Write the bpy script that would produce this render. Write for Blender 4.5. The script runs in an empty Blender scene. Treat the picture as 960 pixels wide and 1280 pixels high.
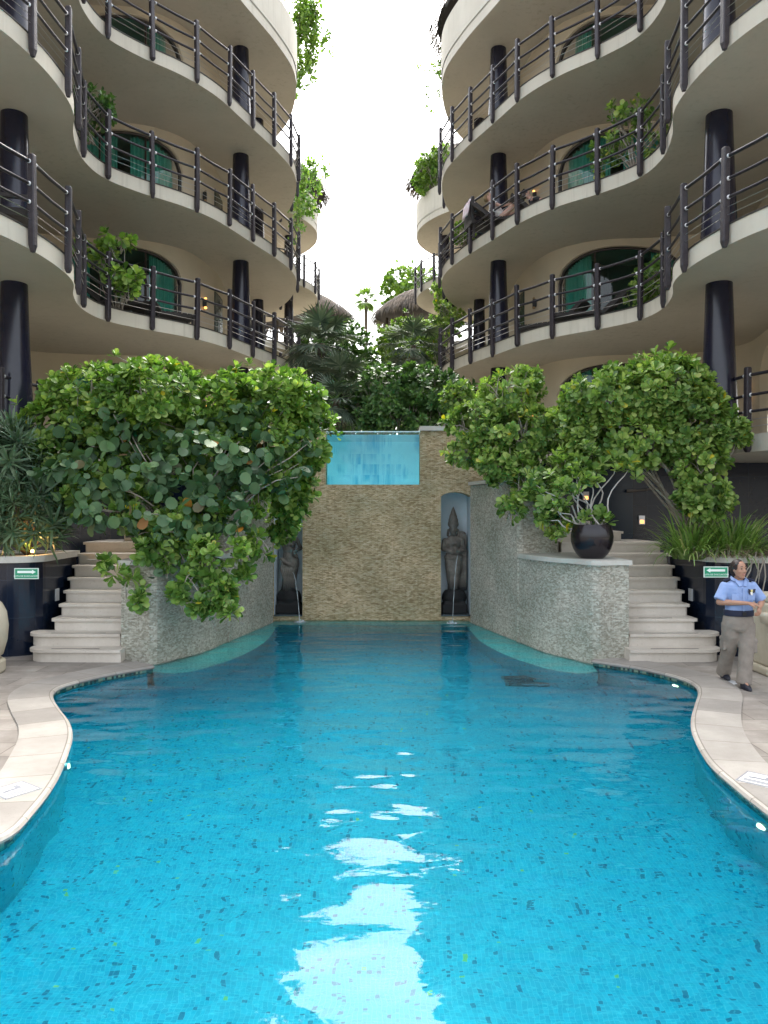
import bpy, bmesh, math, random
import numpy as np
from mathutils import Vector, Matrix, noise
random.seed(11)
rng = np.random.default_rng(11)
PI = math.pi
EYE = 2.27      # camera height above the pool deck (m)
F = 961.0
SC = bpy.context.scene
COL = SC.collection
OFF = {}

def gp(px, py, z=0.0):
    d = F*(EYE-z)/(py-640.0)
    return ((px-480)/F*d, d)
def at(px, py, D):
    return Vector(((px-480)/F*D, D, EYE+(640-py)/F*D))
def axis(y): return 0.18-0.027*y          # centre line of the courtyard
def mir(p): return (2*axis(p[1])-p[0],)+tuple(p[1:])
def mirv(p): return Vector((2*axis(p[1])-p[0], p[1], p[2]))

# ---------------------------------------------------------------- tagging
def tag(o, label=None, cat=None, group=None, kind=None):
    if label: o['label'] = label
    if cat: o['category'] = cat
    if group: o['group'] = group
    if kind: o['kind'] = kind
    return o
def thing(name, label, cat, loc=(0, 0, 0), group=None):
    o = bpy.data.objects.new(name, None)
    COL.objects.link(o); o.location = loc; o.empty_display_size = .2
    OFF[o.name] = Vector(loc)
    return tag(o, label, cat, group)
def link(name, me, mat=None, parent=None, smooth=False, loc=None, world=True):
    """link mesh data (in world coordinates) as one object"""
    o = bpy.data.objects.new(name, me); COL.objects.link(o)
    if mat is not None and len(me.materials) == 0: me.materials.append(mat)
    off = Vector((0, 0, 0))
    if parent is not None:
        off = OFF.get(parent.name, Vector((0, 0, 0))); o.parent = parent
    elif loc is not None:
        off = Vector(loc); o.location = off
    if world and off.length > 0: me.transform(Matrix.Translation(-off))
    OFF[o.name] = off
    if smooth: me.shade_smooth()
    return o

class MB:
    def __init__(s): s.v = []; s.f = []; s.uv = {}
    def quad(s, a, b, c, d, uv=None):
        i = len(s.v); s.v += [tuple(a), tuple(b), tuple(c), tuple(d)]
        s.f.append((i, i+1, i+2, i+3))
        if uv: s.uv[len(s.f)-1] = uv
    def poly(s, pts, uv=None):
        i = len(s.v); s.v += [tuple(p) for p in pts]; s.f.append(tuple(range(i, i+len(pts))))
        if uv: s.uv[len(s.f)-1] = uv
    def box(s, x0, x1, y0, y1, z0, z1):
        i = len(s.v)
        s.v += [(x, y, z) for z in (z0, z1) for (x, y) in ((x0, y0), (x1, y0), (x1, y1), (x0, y1))]
        fs = [(0, 3, 2, 1), (4, 5, 6, 7), (0, 1, 5, 4), (1, 2, 6, 5), (2, 3, 7, 6), (3, 0, 4, 7)]
        for f in fs:
            q = tuple(i+k for k in f); s.f.append(q)
            P = [s.v[k] for k in q]
            if abs(P[0][2]-P[2][2]) < 1e-6: s.uv[len(s.f)-1] = [(p[0], p[1]) for p in P]
            elif abs(P[0][1]-P[2][1]) < 1e-6: s.uv[len(s.f)-1] = [(p[0], p[2]) for p in P]
            else: s.uv[len(s.f)-1] = [(p[1], p[2]) for p in P]
    def obox(s, c, ax, ay, az):
        """oriented box: centre and three half-axis vectors"""
        c, ax, ay, az = map(Vector, (c, ax, ay, az)); i = len(s.v)
        for k in (-1, 1):
            for (a, b) in ((-1, -1), (1, -1), (1, 1), (-1, 1)): s.v.append(tuple(c+ax*a+ay*b+az*k))
        for f in [(0, 3, 2, 1), (4, 5, 6, 7), (0, 1, 5, 4), (1, 2, 6, 5), (2, 3, 7, 6), (3, 0, 4, 7)]: s.f.append(tuple(i+k for k in f))
    def tube(s, pts, rad, n=8, cap=True, ell=None):
        pts = [Vector(p) for p in pts]
        if not hasattr(rad, '__len__'): rad = [rad]*len(pts)
        i0 = len(s.v); up = Vector((0, 0, 1)); prev = None
        for k, p in enumerate(pts):
            d = (pts[min(k+1, len(pts)-1)]-pts[max(k-1, 0)]).normalized()
            if prev is None:
                a = d.cross(up if abs(d.z) < .9 else Vector((1, 0, 0))).normalized()
            else:
                a = (prev-d*prev.dot(d)).normalized()
            prev = a; b = d.cross(a)
            r = rad[k]; rx, ry = (r if hasattr(r, '__len__') else (r, r))
            for j in range(n):
                t = 2*PI*j/n; s.v.append(tuple(p+a*(rx*math.cos(t))+b*(ry*math.sin(t))))
        for k in range(len(pts)-1):
            for j in range(n):
                a0 = i0+k*n+j; a1 = i0+k*n+(j+1) % n
                s.f.append((a0, a1, a1+n, a0+n))
        if cap:
            s.f.append(tuple(i0+j for j in reversed(range(n)))); e = i0+(len(pts)-1)*n
            s.f.append(tuple(e+j for j in range(n)))
    def rings(s, prof, n=24, c=(0, 0, 0), cap=True):
        """prof: (z, rx, ry, cx, cy) elliptical horizontal sections"""
        i0 = len(s.v)
        for q in prof:
            z, rx, ry = q[:3]; cx, cy = (q[3], q[4]) if len(q) > 3 else (0, 0)
            for j in range(n):
                t = 2*PI*j/n; s.v.append((c[0]+cx+rx*math.cos(t), c[1]+cy+ry*math.sin(t), c[2]+z))
        for k in range(len(prof)-1):
            for j in range(n):
                a0 = i0+k*n+j; a1 = i0+k*n+(j+1) % n; s.f.append((a0, a1, a1+n, a0+n))
        if cap:
            s.f.append(tuple(i0+j for j in reversed(range(n)))); e = i0+(len(prof)-1)*n
            s.f.append(tuple(e+j for j in range(n)))
    def ball(s, c, r, n=8, m=6):
        rx, ry, rz = r if hasattr(r, '__len__') else (r, r, r)
        prof = [(-rz*math.cos(PI*k/m), max(rx*math.sin(PI*k/m), 1e-4), max(ry*math.sin(PI*k/m), 1e-4)) for k in range(m+1)]
        s.rings(prof, n, c)
    def prism(s, pts, z0, z1, bottom=True, top=True):
        n = len(pts); area = sum(pts[i][0]*pts[(i+1) % n][1]-pts[(i+1) % n][0]*pts[i][1] for i in range(n))
        if area < 0: pts = pts[::-1]
        i = len(s.v); s.v += [(p[0], p[1], z0) for p in pts]+[(p[0], p[1], z1) for p in pts]
        acc = 0
        for k in range(n):
            k2 = (k+1) % n; s.f.append((i+k, i+k2, i+n+k2, i+n+k))
            l = math.dist(pts[k], pts[k2]); s.uv[len(s.f)-1] = [(acc, z0), (acc+l, z0), (acc+l, z1), (acc, z1)]; acc += l
        if top: s.f.append(tuple(range(i+n, i+2*n))); s.uv[len(s.f)-1] = [tuple(p[:2]) for p in pts]
        if bottom: s.f.append(tuple(range(i+n-1, i-1, -1))); s.uv[len(s.f)-1] = [tuple(p[:2]) for p in pts[::-1]]
    def ribbon(s, A, B, z0, z1, top=True, bottom=False, ends=True):
        """solid strip between plan curves A and B (same length) from z0 to z1"""
        acc = 0
        def zz(z, k): return z(k) if callable(z) else z
        for k in range(len(A)-1):
            l = math.dist(A[k], A[k+1]); a, a2, b, b2 = A[k], A[k+1], B[k], B[k+1]
            za, zb, ya, yb = zz(z0, k), zz(z0, k+1), zz(z1, k), zz(z1, k+1)
            uv = [(acc, za), (acc+l, zb), (acc+l, yb), (acc, ya)]
            s.quad((*a, za), (*a2, zb), (*a2, yb), (*a, ya), uv)
            s.quad((*b2, zb), (*b, za), (*b, ya), (*b2, yb), [uv[1], uv[0], uv[3], uv[2]])
            w = math.dist(a, b)
            if top: s.quad((*a, ya), (*a2, yb), (*b2, yb), (*b, ya), [(acc, 0), (acc+l, 0), (acc+l, w), (acc, w)])
            if bottom: s.quad((*b, za), (*b2, zb), (*a2, zb), (*a, za), [(acc, w), (acc+l, w), (acc+l, 0), (acc, 0)])
            acc += l
        if ends:
            for k in (0, len(A)-1):
                w = math.dist(A[k], B[k])
                s.quad((*A[k], zz(z0, k)), (*B[k], zz(z0, k)), (*B[k], zz(z1, k)), (*A[k], zz(z1, k)), [(0, zz(z0, k)), (w, zz(z0, k)), (w, zz(z1, k)), (0, zz(z1, k))])
    def mesh(s, name):
        me = bpy.data.meshes.new(name); me.from_pydata(s.v, [], s.f)
        if s.uv:
            L = me.uv_layers.new(name='UVMap')
            for fi, uv in s.uv.items():
                p = me.polygons[fi]
                for k, li in enumerate(p.loop_indices): L.data[li].uv = uv[k]
        me.update(); return me
    def build(s, name, mat, parent=None, smooth=False, loc=None, fixn=True):
        me = s.mesh(name)
        if smooth and not fixn:
            bm = bmesh.new(); bm.from_mesh(me); bmesh.ops.remove_doubles(bm, verts=bm.verts, dist=1e-5); bm.to_mesh(me); bm.free()
        if fixn:
            bm = bmesh.new(); bm.from_mesh(me)
            if smooth: bmesh.ops.remove_doubles(bm, verts=bm.verts, dist=1e-5)
            bmesh.ops.recalc_face_normals(bm, faces=bm.faces); bm.to_mesh(me); bm.free()
        o = link(name, me, mat, parent, loc=loc)
        if smooth: me.shade_smooth()
        return o

def auto_smooth(o, deg=40):
    me = o.data; me.shade_smooth()
    me.set_sharp_from_angle(angle=math.radians(deg))

def fuse(mb, name, vox, mat, parent=None, smooth_it=3, loc=None):
    """union of overlapping closed shapes as one continuous skin"""
    me = mb.mesh(name)
    bm = bmesh.new(); bm.from_mesh(me); bmesh.ops.recalc_face_normals(bm, faces=bm.faces); bm.to_mesh(me); bm.free()
    o = bpy.data.objects.new('tmp', me); COL.objects.link(o)
    r = o.modifiers.new('r', 'REMESH'); r.mode = 'VOXEL'; r.voxel_size = vox; r.use_smooth_shade = True
    if smooth_it:
        sm = o.modifiers.new('s', 'SMOOTH'); sm.iterations = smooth_it; sm.factor = .5
    dg = bpy.context.evaluated_depsgraph_get(); dg.update()
    m2 = bpy.data.meshes.new_from_object(o.evaluated_get(dg)); m2.name = name
    bpy.data.objects.remove(o); m2.materials.clear()
    out = link(name, m2, mat, parent, loc=loc); m2.shade_smooth(); return out

def spline(P, step=.25, closed=False):
    P = [np.array(p, float) for p in P]; out = []
    n = len(P)
    for i in range(n-1 if not closed else n):
        p0 = P[i-1] if (i > 0 or closed) else 2*P[0]-P[1]
        p1 = P[i]; p2 = P[(i+1) % n]
        p3 = P[(i+2) % n] if (i+2 < n or closed) else 2*P[-1]-P[-2]
        m = 24
        for k in range(m):
            t = k/m
            out.append(.5*((2*p1)+(-p0+p2)*t+(2*p0-5*p1+4*p2-p3)*t*t+(-p0+3*p1-3*p2+p3)*t**3))
    if not closed: out.append(P[-1])
    out = np.array(out); seg = np.linalg.norm(np.diff(out, axis=0), axis=1); s = np.concatenate([[0], np.cumsum(seg)])
    N = max(2, int(round(s[-1]/step))+1); u = np.linspace(0, s[-1], N)
    return [tuple(float(np.interp(x, s, out[:, d])) for d in range(out.shape[1])) for x in u]
def offset(C, d):
    out = []
    for k in range(len(C)):
        a = C[max(k-1, 0)]; b = C[min(k+1, len(C)-1)]
        t = Vector((b[0]-a[0], b[1]-a[1])).normalized(); out.append((C[k][0]-t.y*d, C[k][1]+t.x*d))
    return out
def arclen(C):
    s = [0]
    for k in range(len(C)-1): s.append(s[-1]+math.dist(C[k], C[k+1]))
    return s
def atlen(C, S, x):
    return (float(np.interp(x, S, [c[0] for c in C])), float(np.interp(x, S, [c[1] for c in C])))
def nearest(C, p): return min(range(len(C)), key=lambda k: math.dist(C[k], p))

# ---------------------------------------------------------------- materials
class NT:
    def __init__(s, name):
        s.m = bpy.data.materials.new(name); s.m.use_nodes = True; s.t = s.m.node_tree; s.t.nodes.clear()
        s.out = s.t.nodes.new('ShaderNodeOutputMaterial')
    def n(s, typ, **kw):
        nd = s.t.nodes.new(typ)
        for k, v in kw.items():
            if k.startswith('i_'):
                key = k[2:].replace('_', ' ')
                nd.inputs[key].default_value = v
            else: setattr(nd, k, v)
        return nd
    def l(s, a, b): s.t.links.new(a, b)
    def ramp(s, fac, stops, interp='LINEAR'):
        r = s.n('ShaderNodeValToRGB'); r.color_ramp.interpolation = interp; e = r.color_ramp.elements
        while len(e) < len(stops): e.new(.5)
        for k, (p, c) in enumerate(stops):
            e[k].position = p; e[k].color = (*c, 1) if len(c) == 3 else c
        s.l(fac, r.inputs[0]); return r.outputs[0]
    def coords(s, kind='Object', scale=(1, 1, 1)):
        tc = s.n('ShaderNodeTexCoord'); mp = s.n('ShaderNodeMapping'); mp.inputs['Scale'].default_value = scale
        s.l(tc.outputs[kind], mp.inputs[0]); return mp.outputs[0]
    def noise(s, vec, scale, detail=4, rough=.55):
        x = s.n('ShaderNodeTexNoise'); x.inputs['Scale'].default_value = scale; x.inputs['Detail'].default_value = detail
        x.inputs['Roughness'].default_value = rough
        if vec is not None: s.l(vec, x.inputs['Vector'])
        return x.outputs['Fac']
    def bump(s, h, strength, dist=.02, nrm=None):
        b = s.n('ShaderNodeBump'); b.inputs['Strength'].default_value = strength; b.inputs['Distance'].default_value = dist
        s.l(h, b.inputs['Height'])
        if nrm is not None: s.l(nrm, b.inputs['Normal'])
        return b.outputs[0]
    def mixc(s, f, a, b, typ='MIX'):
        x = s.n('ShaderNodeMix', data_type='RGBA', blend_type=typ)
        if hasattr(f, 'links'): s.l(f, x.inputs[0])
        else: x.inputs[0].default_value = f
        for v, k in ((a, 6), (b, 7)):
            if hasattr(v, 'links'): s.l(v, x.inputs[k])
            else: x.inputs[k].default_value = (*v, 1)
        return x.outputs[2]
    def math(s, op, a, b=None):
        x = s.n('ShaderNodeMath', operation=op)
        for v, k in ((a, 0), (b, 1)):
            if v is None: continue
            if hasattr(v, 'links'): s.l(v, x.inputs[k])
            else: x.inputs[k].default_value = v
        return x.outputs[0]
    def bsdf(s, color, rough=.5, metal=0, nrm=None, spec=.5, **kw):
        p = s.n('ShaderNodeBsdfPrincipled'); p.inputs['Metallic'].default_value = metal
        p.inputs['Specular IOR Level'].default_value = spec
        if hasattr(color, 'links'): s.l(color, p.inputs['Base Color'])
        else: p.inputs['Base Color'].default_value = (*color, 1)
        if hasattr(rough, 'links'): s.l(rough, p.inputs['Roughness'])
        else: p.inputs['Roughness'].default_value = rough
        if nrm is not None: s.l(nrm, p.inputs['Normal'])
        for k, v in kw.items(): p.inputs[k].default_value = v
        s.last = p; return p.outputs[0]
    def done(s, sh): s.l(sh, s.out.inputs['Surface']); return s.m

def simple(name, c1, c2=None, rough=.5, scale=3, bump=0, bscale=40, metal=0, spec=.5, **kw):
    m = NT(name); v = m.coords()
    col = c1
    if c2 is not None:
        col = m.ramp(m.noise(v, scale, 6), [(.3, c1), (.7, c2)])
    nr = m.bump(m.noise(v, bscale, 5), bump) if bump else None
    return m.done(m.bsdf(col, rough, metal, nr, spec, **kw))

M = {}
M['render'] = simple('painted_render', (.56, .525, .44), (.63, .59, .50), .85, 1.3, .12, 60)
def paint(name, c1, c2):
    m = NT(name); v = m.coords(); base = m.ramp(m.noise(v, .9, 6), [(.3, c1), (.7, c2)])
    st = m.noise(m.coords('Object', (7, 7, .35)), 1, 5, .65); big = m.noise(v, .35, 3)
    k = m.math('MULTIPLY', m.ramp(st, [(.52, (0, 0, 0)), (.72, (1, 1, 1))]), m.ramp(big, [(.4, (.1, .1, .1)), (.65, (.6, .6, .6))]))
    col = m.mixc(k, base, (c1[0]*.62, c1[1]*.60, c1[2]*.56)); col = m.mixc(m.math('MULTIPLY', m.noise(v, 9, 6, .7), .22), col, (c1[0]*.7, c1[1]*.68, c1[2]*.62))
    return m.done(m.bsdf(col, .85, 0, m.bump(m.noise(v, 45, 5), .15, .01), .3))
M['render'] = paint('painted_render', (.56, .525, .445), (.64, .605, .52))
M['soffit'] = paint('soffit_tone', (.47, .42, .34), (.53, .475, .39))  # slab undersides: same finish as the render, in a darker, browner tone
M['inner_wall'] = simple('warm_wall_paint', (.54, .47, .36), (.61, .53, .41), .85, 1.1, .12, 50)
M['trim'] = simple('dark_trim', (.05, .045, .04), None, .6)
M['post'] = simple('dark_timber', (.016, .012, .018), (.034, .027, .034), .45, 14, .5, 60)
M['rail'] = simple('dark_rail', (.013, .011, .018), (.026, .023, .03), .4, 9, .2, 40)
M['steel'] = simple('steel', (.55, .55, .57), None, .3, metal=.9)
M['cap_white'] = simple('pale_cap', (.7, .7, .72), None, .35)
M['column'] = simple('navy_column', (.010, .011, .026), (.016, .016, .032), .22, 4, .04, 30)
M['navy'] = None
M['dark_frame'] = simple('dark_frame', (.03, .022, .018), None, .45)
M['thatch'] = None
M['soil'] = simple('soil', (.05, .035, .025), (.09, .07, .05), .95, 12, .8, 40)
M['pot'] = simple('black_glaze', (.008, .006, .009), (.014, .010, .014), .22, 5, .03, 25)
M['bark'] = simple('pale_bark', (.26, .23, .19), (.4, .36, .31), .85, 20, .5, 60)
M['bark_dark'] = simple('dark_bark', (.07, .055, .04), (.14, .11, .08), .9, 12, .8, 40)
M['black'] = simple('black_plastic', (.012, .012, .014), None, .5)
M['wicker'] = simple('dark_wicker', (.018, .015, .014), (.035, .03, .028), .6, 40, .6, 120)
M['cushion'] = simple('pale_cushion', (.45, .42, .38), None, .9)

# marble of steps and cappings
def stone_mat(name, a, b, c, sc=1.2, rough=.55, joints=None, band=None):
    m = NT(name); v = m.coords('Object')
    n1 = m.noise(v, sc, 8, .62); n2 = m.noise(v, sc*7, 6, .7)
    col = m.ramp(n1, [(.3, a), (.52, b), (.72, c)])
    col = m.mixc(m.math('MULTIPLY', n2, .45), col, (.62*b[0], .58*b[1], .52*b[2]))
    n3 = m.noise(v, sc*26, 3, .6); col = m.mixc(m.ramp(n3, [(.62, (0, 0, 0)), (.74, (.45, .45, .45))]), col, (.5*b[0], .46*b[1], .4*b[2]))
    h = n2
    if joints:
        br = m.n('ShaderNodeTexBrick'); br.inputs['Scale'].default_value = 1
        br.inputs['Brick Width'].default_value = joints[0]; br.inputs['Row Height'].default_value = joints[1]
        br.inputs['Mortar Size'].default_value = .006; br.inputs['Bias'].default_value = 0
        br.inputs['Color1'].default_value = (.72, .71, .70, 1); br.inputs['Color2'].default_value = (1.12, 1.1, 1.06, 1); br.inputs['Mortar'].default_value = (.5, .47, .43, 1)
        m.l(m.coords('UV' if len(joints) > 2 else 'Object'), br.inputs['Vector'])
        col = m.mixc(1, col, br.outputs['Color'], 'MULTIPLY')
    nr = m.bump(h, .25, .01)
    return m.done(m.bsdf(col, rough, 0, nr, .4))
M['marble'] = stone_mat('cream_marble', (.50, .45, .39), (.62, .57, .50), (.72, .67, .60))
M['capstone'] = stone_mat('capping_stone', (.46, .45, .41), (.58, .57, .52), (.68, .67, .62), 2.0)
M['coping'] = stone_mat('coping_stone', (.29, .275, .255), (.37, .352, .33), (.45, .43, .405), 1.6, .5, (.62, 3.0, 1))
M['deck'] = stone_mat('deck_pavers', (.20, .182, .165), (.29, .267, .245), (.40, .375, .35), 2.6, .6, (.9, .42))
M['urn'] = stone_mat('carved_limestone', (.42, .38, .28), (.54, .49, .38), (.62, .57, .45), 1.5, .8)

def ledger(name, cols, tint=(1, 1, 1), dark=.35, vs=(15, 44), bw=.35):
    """split-face stone strips: tiny stacked rows"""
    m = NT(name); uv = m.coords('UV')
    wob = m.n('ShaderNodeTexNoise'); wob.inputs['Scale'].default_value = 9; m.l(uv, wob.inputs['Vector'])
    add = m.n('ShaderNodeVectorMath', operation='MULTIPLY_ADD'); m.l(wob.outputs['Color'], add.inputs[0]); add.inputs[1].default_value = (.03, .022, 0); m.l(uv, add.inputs[2])
    def br(w, h, off):
        b = m.n('ShaderNodeTexBrick'); b.offset = off; b.inputs['Scale'].default_value = 1; b.inputs['Brick Width'].default_value = w
        b.inputs['Row Height'].default_value = h; b.inputs['Mortar Size'].default_value = .0035; b.inputs['Mortar Smooth'].default_value = .3
        b.inputs['Color1'].default_value = (0, 0, 0, 1); b.inputs['Color2'].default_value = (1, 1, 1, 1); b.inputs['Mortar'].default_value = (.12, .12, .12, 1)
        m.l(add.outputs[0], b.inputs['Vector']); return b
    b1 = br(.085, .026, .37)
    vor = m.n('ShaderNodeTexVoronoi'); vor.inputs['Scale'].default_value = 1; mp = m.n('ShaderNodeMapping'); mp.inputs['Scale'].default_value = (vs[0], vs[1], 1)
    m.l(add.outputs[0], mp.inputs[0]); m.l(mp.outputs[0], vor.inputs['Vector'])
    sep = m.n('ShaderNodeSeparateColor'); m.l(vor.outputs['Color'], sep.inputs[0])
    f = m.math('ADD', m.math('MULTIPLY', b1.outputs['Color'], bw), m.math('MULTIPLY', sep.outputs[0], 1-bw))
    col = m.ramp(f, [(.12, cols[0]), (.38, cols[1]), (.6, cols[2]), (.85, cols[3])])
    big = m.noise(uv, .9, 5); st = m.ramp(big, [(.35, (.74, .78, .72)), (.62, (1.08, 1.05, 1.0))])
    col = m.mixc(1, col, st, 'MULTIPLY'); col = m.mixc(1, col, tint, 'MULTIPLY')
    dk = m.ramp(b1.outputs['Fac'], [(0, (1, 1, 1)), (1, (dark, dark, dark))]); col = m.mixc(1, col, dk, 'MULTIPLY')
    hgt = m.math('ADD', m.math('MULTIPLY', sep.outputs[1], 1.0), m.math('SUBTRACT', 1.0, b1.outputs['Fac']))
    nr = m.bump(hgt, 1.0, .03)
    return m.done(m.bsdf(col, .8, 0, nr, .3))
M['ledger_tan'] = ledger('split_stone_tan', [(.40, .30, .18), (.60, .49, .33), (.72, .61, .43), (.80, .72, .57)], tint=(1.06, 1.0, .92), dark=.72)
M['ledger_grey'] = ledger('split_stone_grey', [(.38, .355, .30), (.48, .455, .395), (.57, .545, .485), (.68, .66, .60)], dark=.9, vs=(24, 44), bw=.12)

def tiles_navy():
    m = NT('navy_tiles'); uv = m.coords('UV')
    b = m.n('ShaderNodeTexBrick'); b.offset = 0; b.inputs['Scale'].default_value = 1; b.inputs['Brick Width'].default_value = .42; b.inputs['Row Height'].default_value = .6
    b.inputs['Mortar Size'].default_value = .004
    b.inputs['Color1'].default_value = (.003, .006, .018, 1); b.inputs['Color2'].default_value = (.005, .011, .028, 1); b.inputs['Mortar'].default_value = (.02, .028, .045, 1)
    m.l(uv, b.inputs['Vector'])
    n = m.noise(m.coords(), 3, 5); col = m.mixc(m.math('MULTIPLY', n, .35), b.outputs['Color'], (.008, .018, .034))
    nr = m.bump(m.noise(m.coords(), 8, 3), .05)
    return m.done(m.bsdf(col, .16, 0, nr, .5))
M['navy'] = tiles_navy()

def pool_mat(name, base, base2, darkc, dens=.055, wob=.035, band=False):
    """little glass mosaic tiles, a few of them dark"""
    m = NT(name); uv = m.coords('UV')
    w = m.n('ShaderNodeTexNoise'); w.inputs['Scale'].default_value = 2.3; w.inputs['Detail'].default_value = 2; m.l(uv, w.inputs['Vector'])
    add = m.n('ShaderNodeVectorMath', operation='MULTIPLY_ADD'); m.l(w.outputs['Color'], add.inputs[0]); add.inputs[1].default_value = (wob*2, wob*2, 0); m.l(uv, add.inputs[2])
    sc = m.n('ShaderNodeVectorMath', operation='SCALE'); sc.inputs['Scale'].default_value = 1/.03; m.l(add.outputs[0], sc.inputs[0])
    fl = m.n('ShaderNodeVectorMath', operation='FLOOR'); m.l(sc.outputs[0], fl.inputs[0])
    fr = m.n('ShaderNodeVectorMath', operation='FRACTION'); m.l(sc.outputs[0], fr.inputs[0])
    wn = m.n('ShaderNodeTexWhiteNoise'); wn.noise_dimensions = '2D'; m.l(fl.outputs[0], wn.inputs['Vector'])
    sep = m.n('ShaderNodeSeparateXYZ'); m.l(fr.outputs[0], sep.inputs[0])
    gx = m.math('ABSOLUTE', m.math('SUBTRACT', sep.outputs[0], .5)); gy = m.math('ABSOLUTE', m.math('SUBTRACT', sep.outputs[1], .5))
    g = m.math('GREATER_THAN', m.math('MAXIMUM', gx, gy), .44)
    col = m.ramp(wn.outputs['Value'], [(0, base), (1, base2)])
    cl = m.noise(uv, 1.4, 3); thr = m.math('SUBTRACT', 1.0, m.math('MULTIPLY', m.ramp(cl, [(.35, (.3, .3, .3)), (.65, (1.6, 1.6, 1.6))]), dens))
    isd = m.math('GREATER_THAN', wn.outputs['Value'], thr)
    col = m.mixc(isd, col, darkc)
    wn2 = m.n('ShaderNodeTexWhiteNoise'); wn2.noise_dimensions = '3D'; m.l(fl.outputs[0], wn2.inputs['Vector'])
    isg = m.math('GREATER_THAN', wn2.outputs['Value'], .9988); col = m.mixc(isg, col, (.30, .33, .10))
    gc = m.mixc(.5, base2, (.35, .62, .66)); col = m.mixc(m.math('MULTIPLY', g, .32), col, gc)
    return m.done(m.bsdf(col, .35, 0, None, .4))
M['pool_floor'] = pool_mat('pool_mosaic', (.001, .215, .34), (.002, .295, .43), (.002, .10, .19))
M['pool_side'] = pool_mat('lightened_side_mosaic', (.03, .42, .52), (.08, .54, .62), (.01, .20, .28))  # pool mosaic with colour lightened to offset shade on the submerged sides
M['pool_shelf'] = pool_mat('shelf_mosaic', (.26, .52, .52), (.38, .64, .62), (.16, .36, .38), .2)
def band_mat():
    m = NT('waterline_tiles'); uv = m.coords('UV')
    sc = m.n('ShaderNodeVectorMath', operation='SCALE'); sc.inputs['Scale'].default_value = 1/.035; m.l(uv, sc.inputs[0])
    fl = m.n('ShaderNodeVectorMath', operation='FLOOR'); m.l(sc.outputs[0], fl.inputs[0])
    wn = m.n('ShaderNodeTexWhiteNoise'); wn.noise_dimensions = '2D'; m.l(fl.outputs[0], wn.inputs['Vector'])
    col = m.ramp(wn.outputs['Value'], [(0, (.02, .10, .10)), (.3, (.10, .25, .22)), (.5, (.24, .32, .22)), (.75, (.03, .05, .05)), (1, (.2, .42, .40))], 'CONSTANT')
    return m.done(m.bsdf(col, .3))
M['band'] = band_mat()

def water_mat(name='water', tint=(.42, .97, .99), bstr=.37):
    m = NT(name); v = m.coords('Object')
    mp = m.n('ShaderNodeMapping'); mp.inputs['Scale'].default_value = (.9, 1.5, 1); m.l(v, mp.inputs[0])
    n1 = m.noise(mp.outputs[0], 1.5, 1.5, .45); n2 = m.noise(mp.outputs[0], 7, 2, .5)
    h = m.math('ADD', m.math('MULTIPLY', n1, 1.0), m.math('MULTIPLY', n2, .045))
    nr = m.bump(h, bstr, .12)
    fr = m.n('ShaderNodeFresnel'); fr.inputs['IOR'].default_value = 1.33; m.l(nr, fr.inputs['Normal'])
    tr = m.n('ShaderNodeBsdfRefraction'); tr.inputs['Color'].default_value = (*tint, 1); tr.inputs['IOR'].default_value = 1.33; tr.inputs['Roughness'].default_value = 0; m.l(nr, tr.inputs['Normal'])
    gl = m.n('ShaderNodeBsdfGlossy'); gl.inputs['Roughness'].default_value = .02; m.l(nr, gl.inputs['Normal'])
    mx = m.n('ShaderNodeMixShader'); m.l(fr.outputs[0], mx.inputs[0]); m.l(tr.outputs[0], mx.inputs[1]); m.l(gl.outputs[0], mx.inputs[2])
    return m.done(mx.outputs[0])
M['water'] = water_mat()
def glass_mat(name, tint, ior=1.5):
    m = NT(name); fr = m.n('ShaderNodeFresnel'); fr.inputs['IOR'].default_value = ior
    tr = m.n('ShaderNodeBsdfTransparent'); tr.inputs['Color'].default_value = (*tint, 1)
    gl = m.n('ShaderNodeBsdfGlossy'); gl.inputs['Roughness'].default_value = .01
    mx = m.n('ShaderNodeMixShader'); m.l(fr.outputs[0], mx.inputs[0]); m.l(tr.outputs[0], mx.inputs[1]); m.l(gl.outputs[0], mx.inputs[2])
    return m.done(mx.outputs[0])
M['glass'] = glass_mat('green_glass', (.34, .70, .66), 1.6)
M['acrylic'] = glass_mat('pool_acrylic', (.80, .97, 1.0), 1.45)
def upper_tiles():
    m = NT('upper_basin_tiles'); uv = m.coords('Object')
    mp = m.n('ShaderNodeMapping'); mp.inputs['Scale'].default_value = (9, 1, .5); m.l(uv, mp.inputs[0])
    n = m.noise(mp.outputs[0], 1, 6, .7); b = m.noise(uv, 1.6, 2)
    f = m.math('MULTIPLY', m.ramp(n, [(.42, (0, 0, 0)), (.58, (1, 1, 1))]), m.ramp(b, [(.45, (0, 0, 0)), (.6, (1, 1, 1))]))
    col = m.mixc(f, (.50, .86, .92), (.05, .50, .68))
    return m.done(m.bsdf(col, .4))
M['upper_tiles'] = upper_tiles()

def curtain_mat():
    return simple('green_curtain', (.30, .52, .46), (.40, .62, .55), .8, 6)
M['curtain'] = curtain_mat()
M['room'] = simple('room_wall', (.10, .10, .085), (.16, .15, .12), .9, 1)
def emis(name, col, s):
    m = NT(name); e = m.n('ShaderNodeEmission'); e.inputs[0].default_value = (*col, 1); e.inputs[1].default_value = s
    return m.done(e.outputs[0])
M['lamp'] = emis('lit_lamp', (1, .42, .10), .8)
M['shade_off'] = simple('amber_shade', (.30, .20, .10), None, .5)
M['lamp_white'] = emis('lit_pool_lamp', (1, .78, .45), 1.6)

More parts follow.
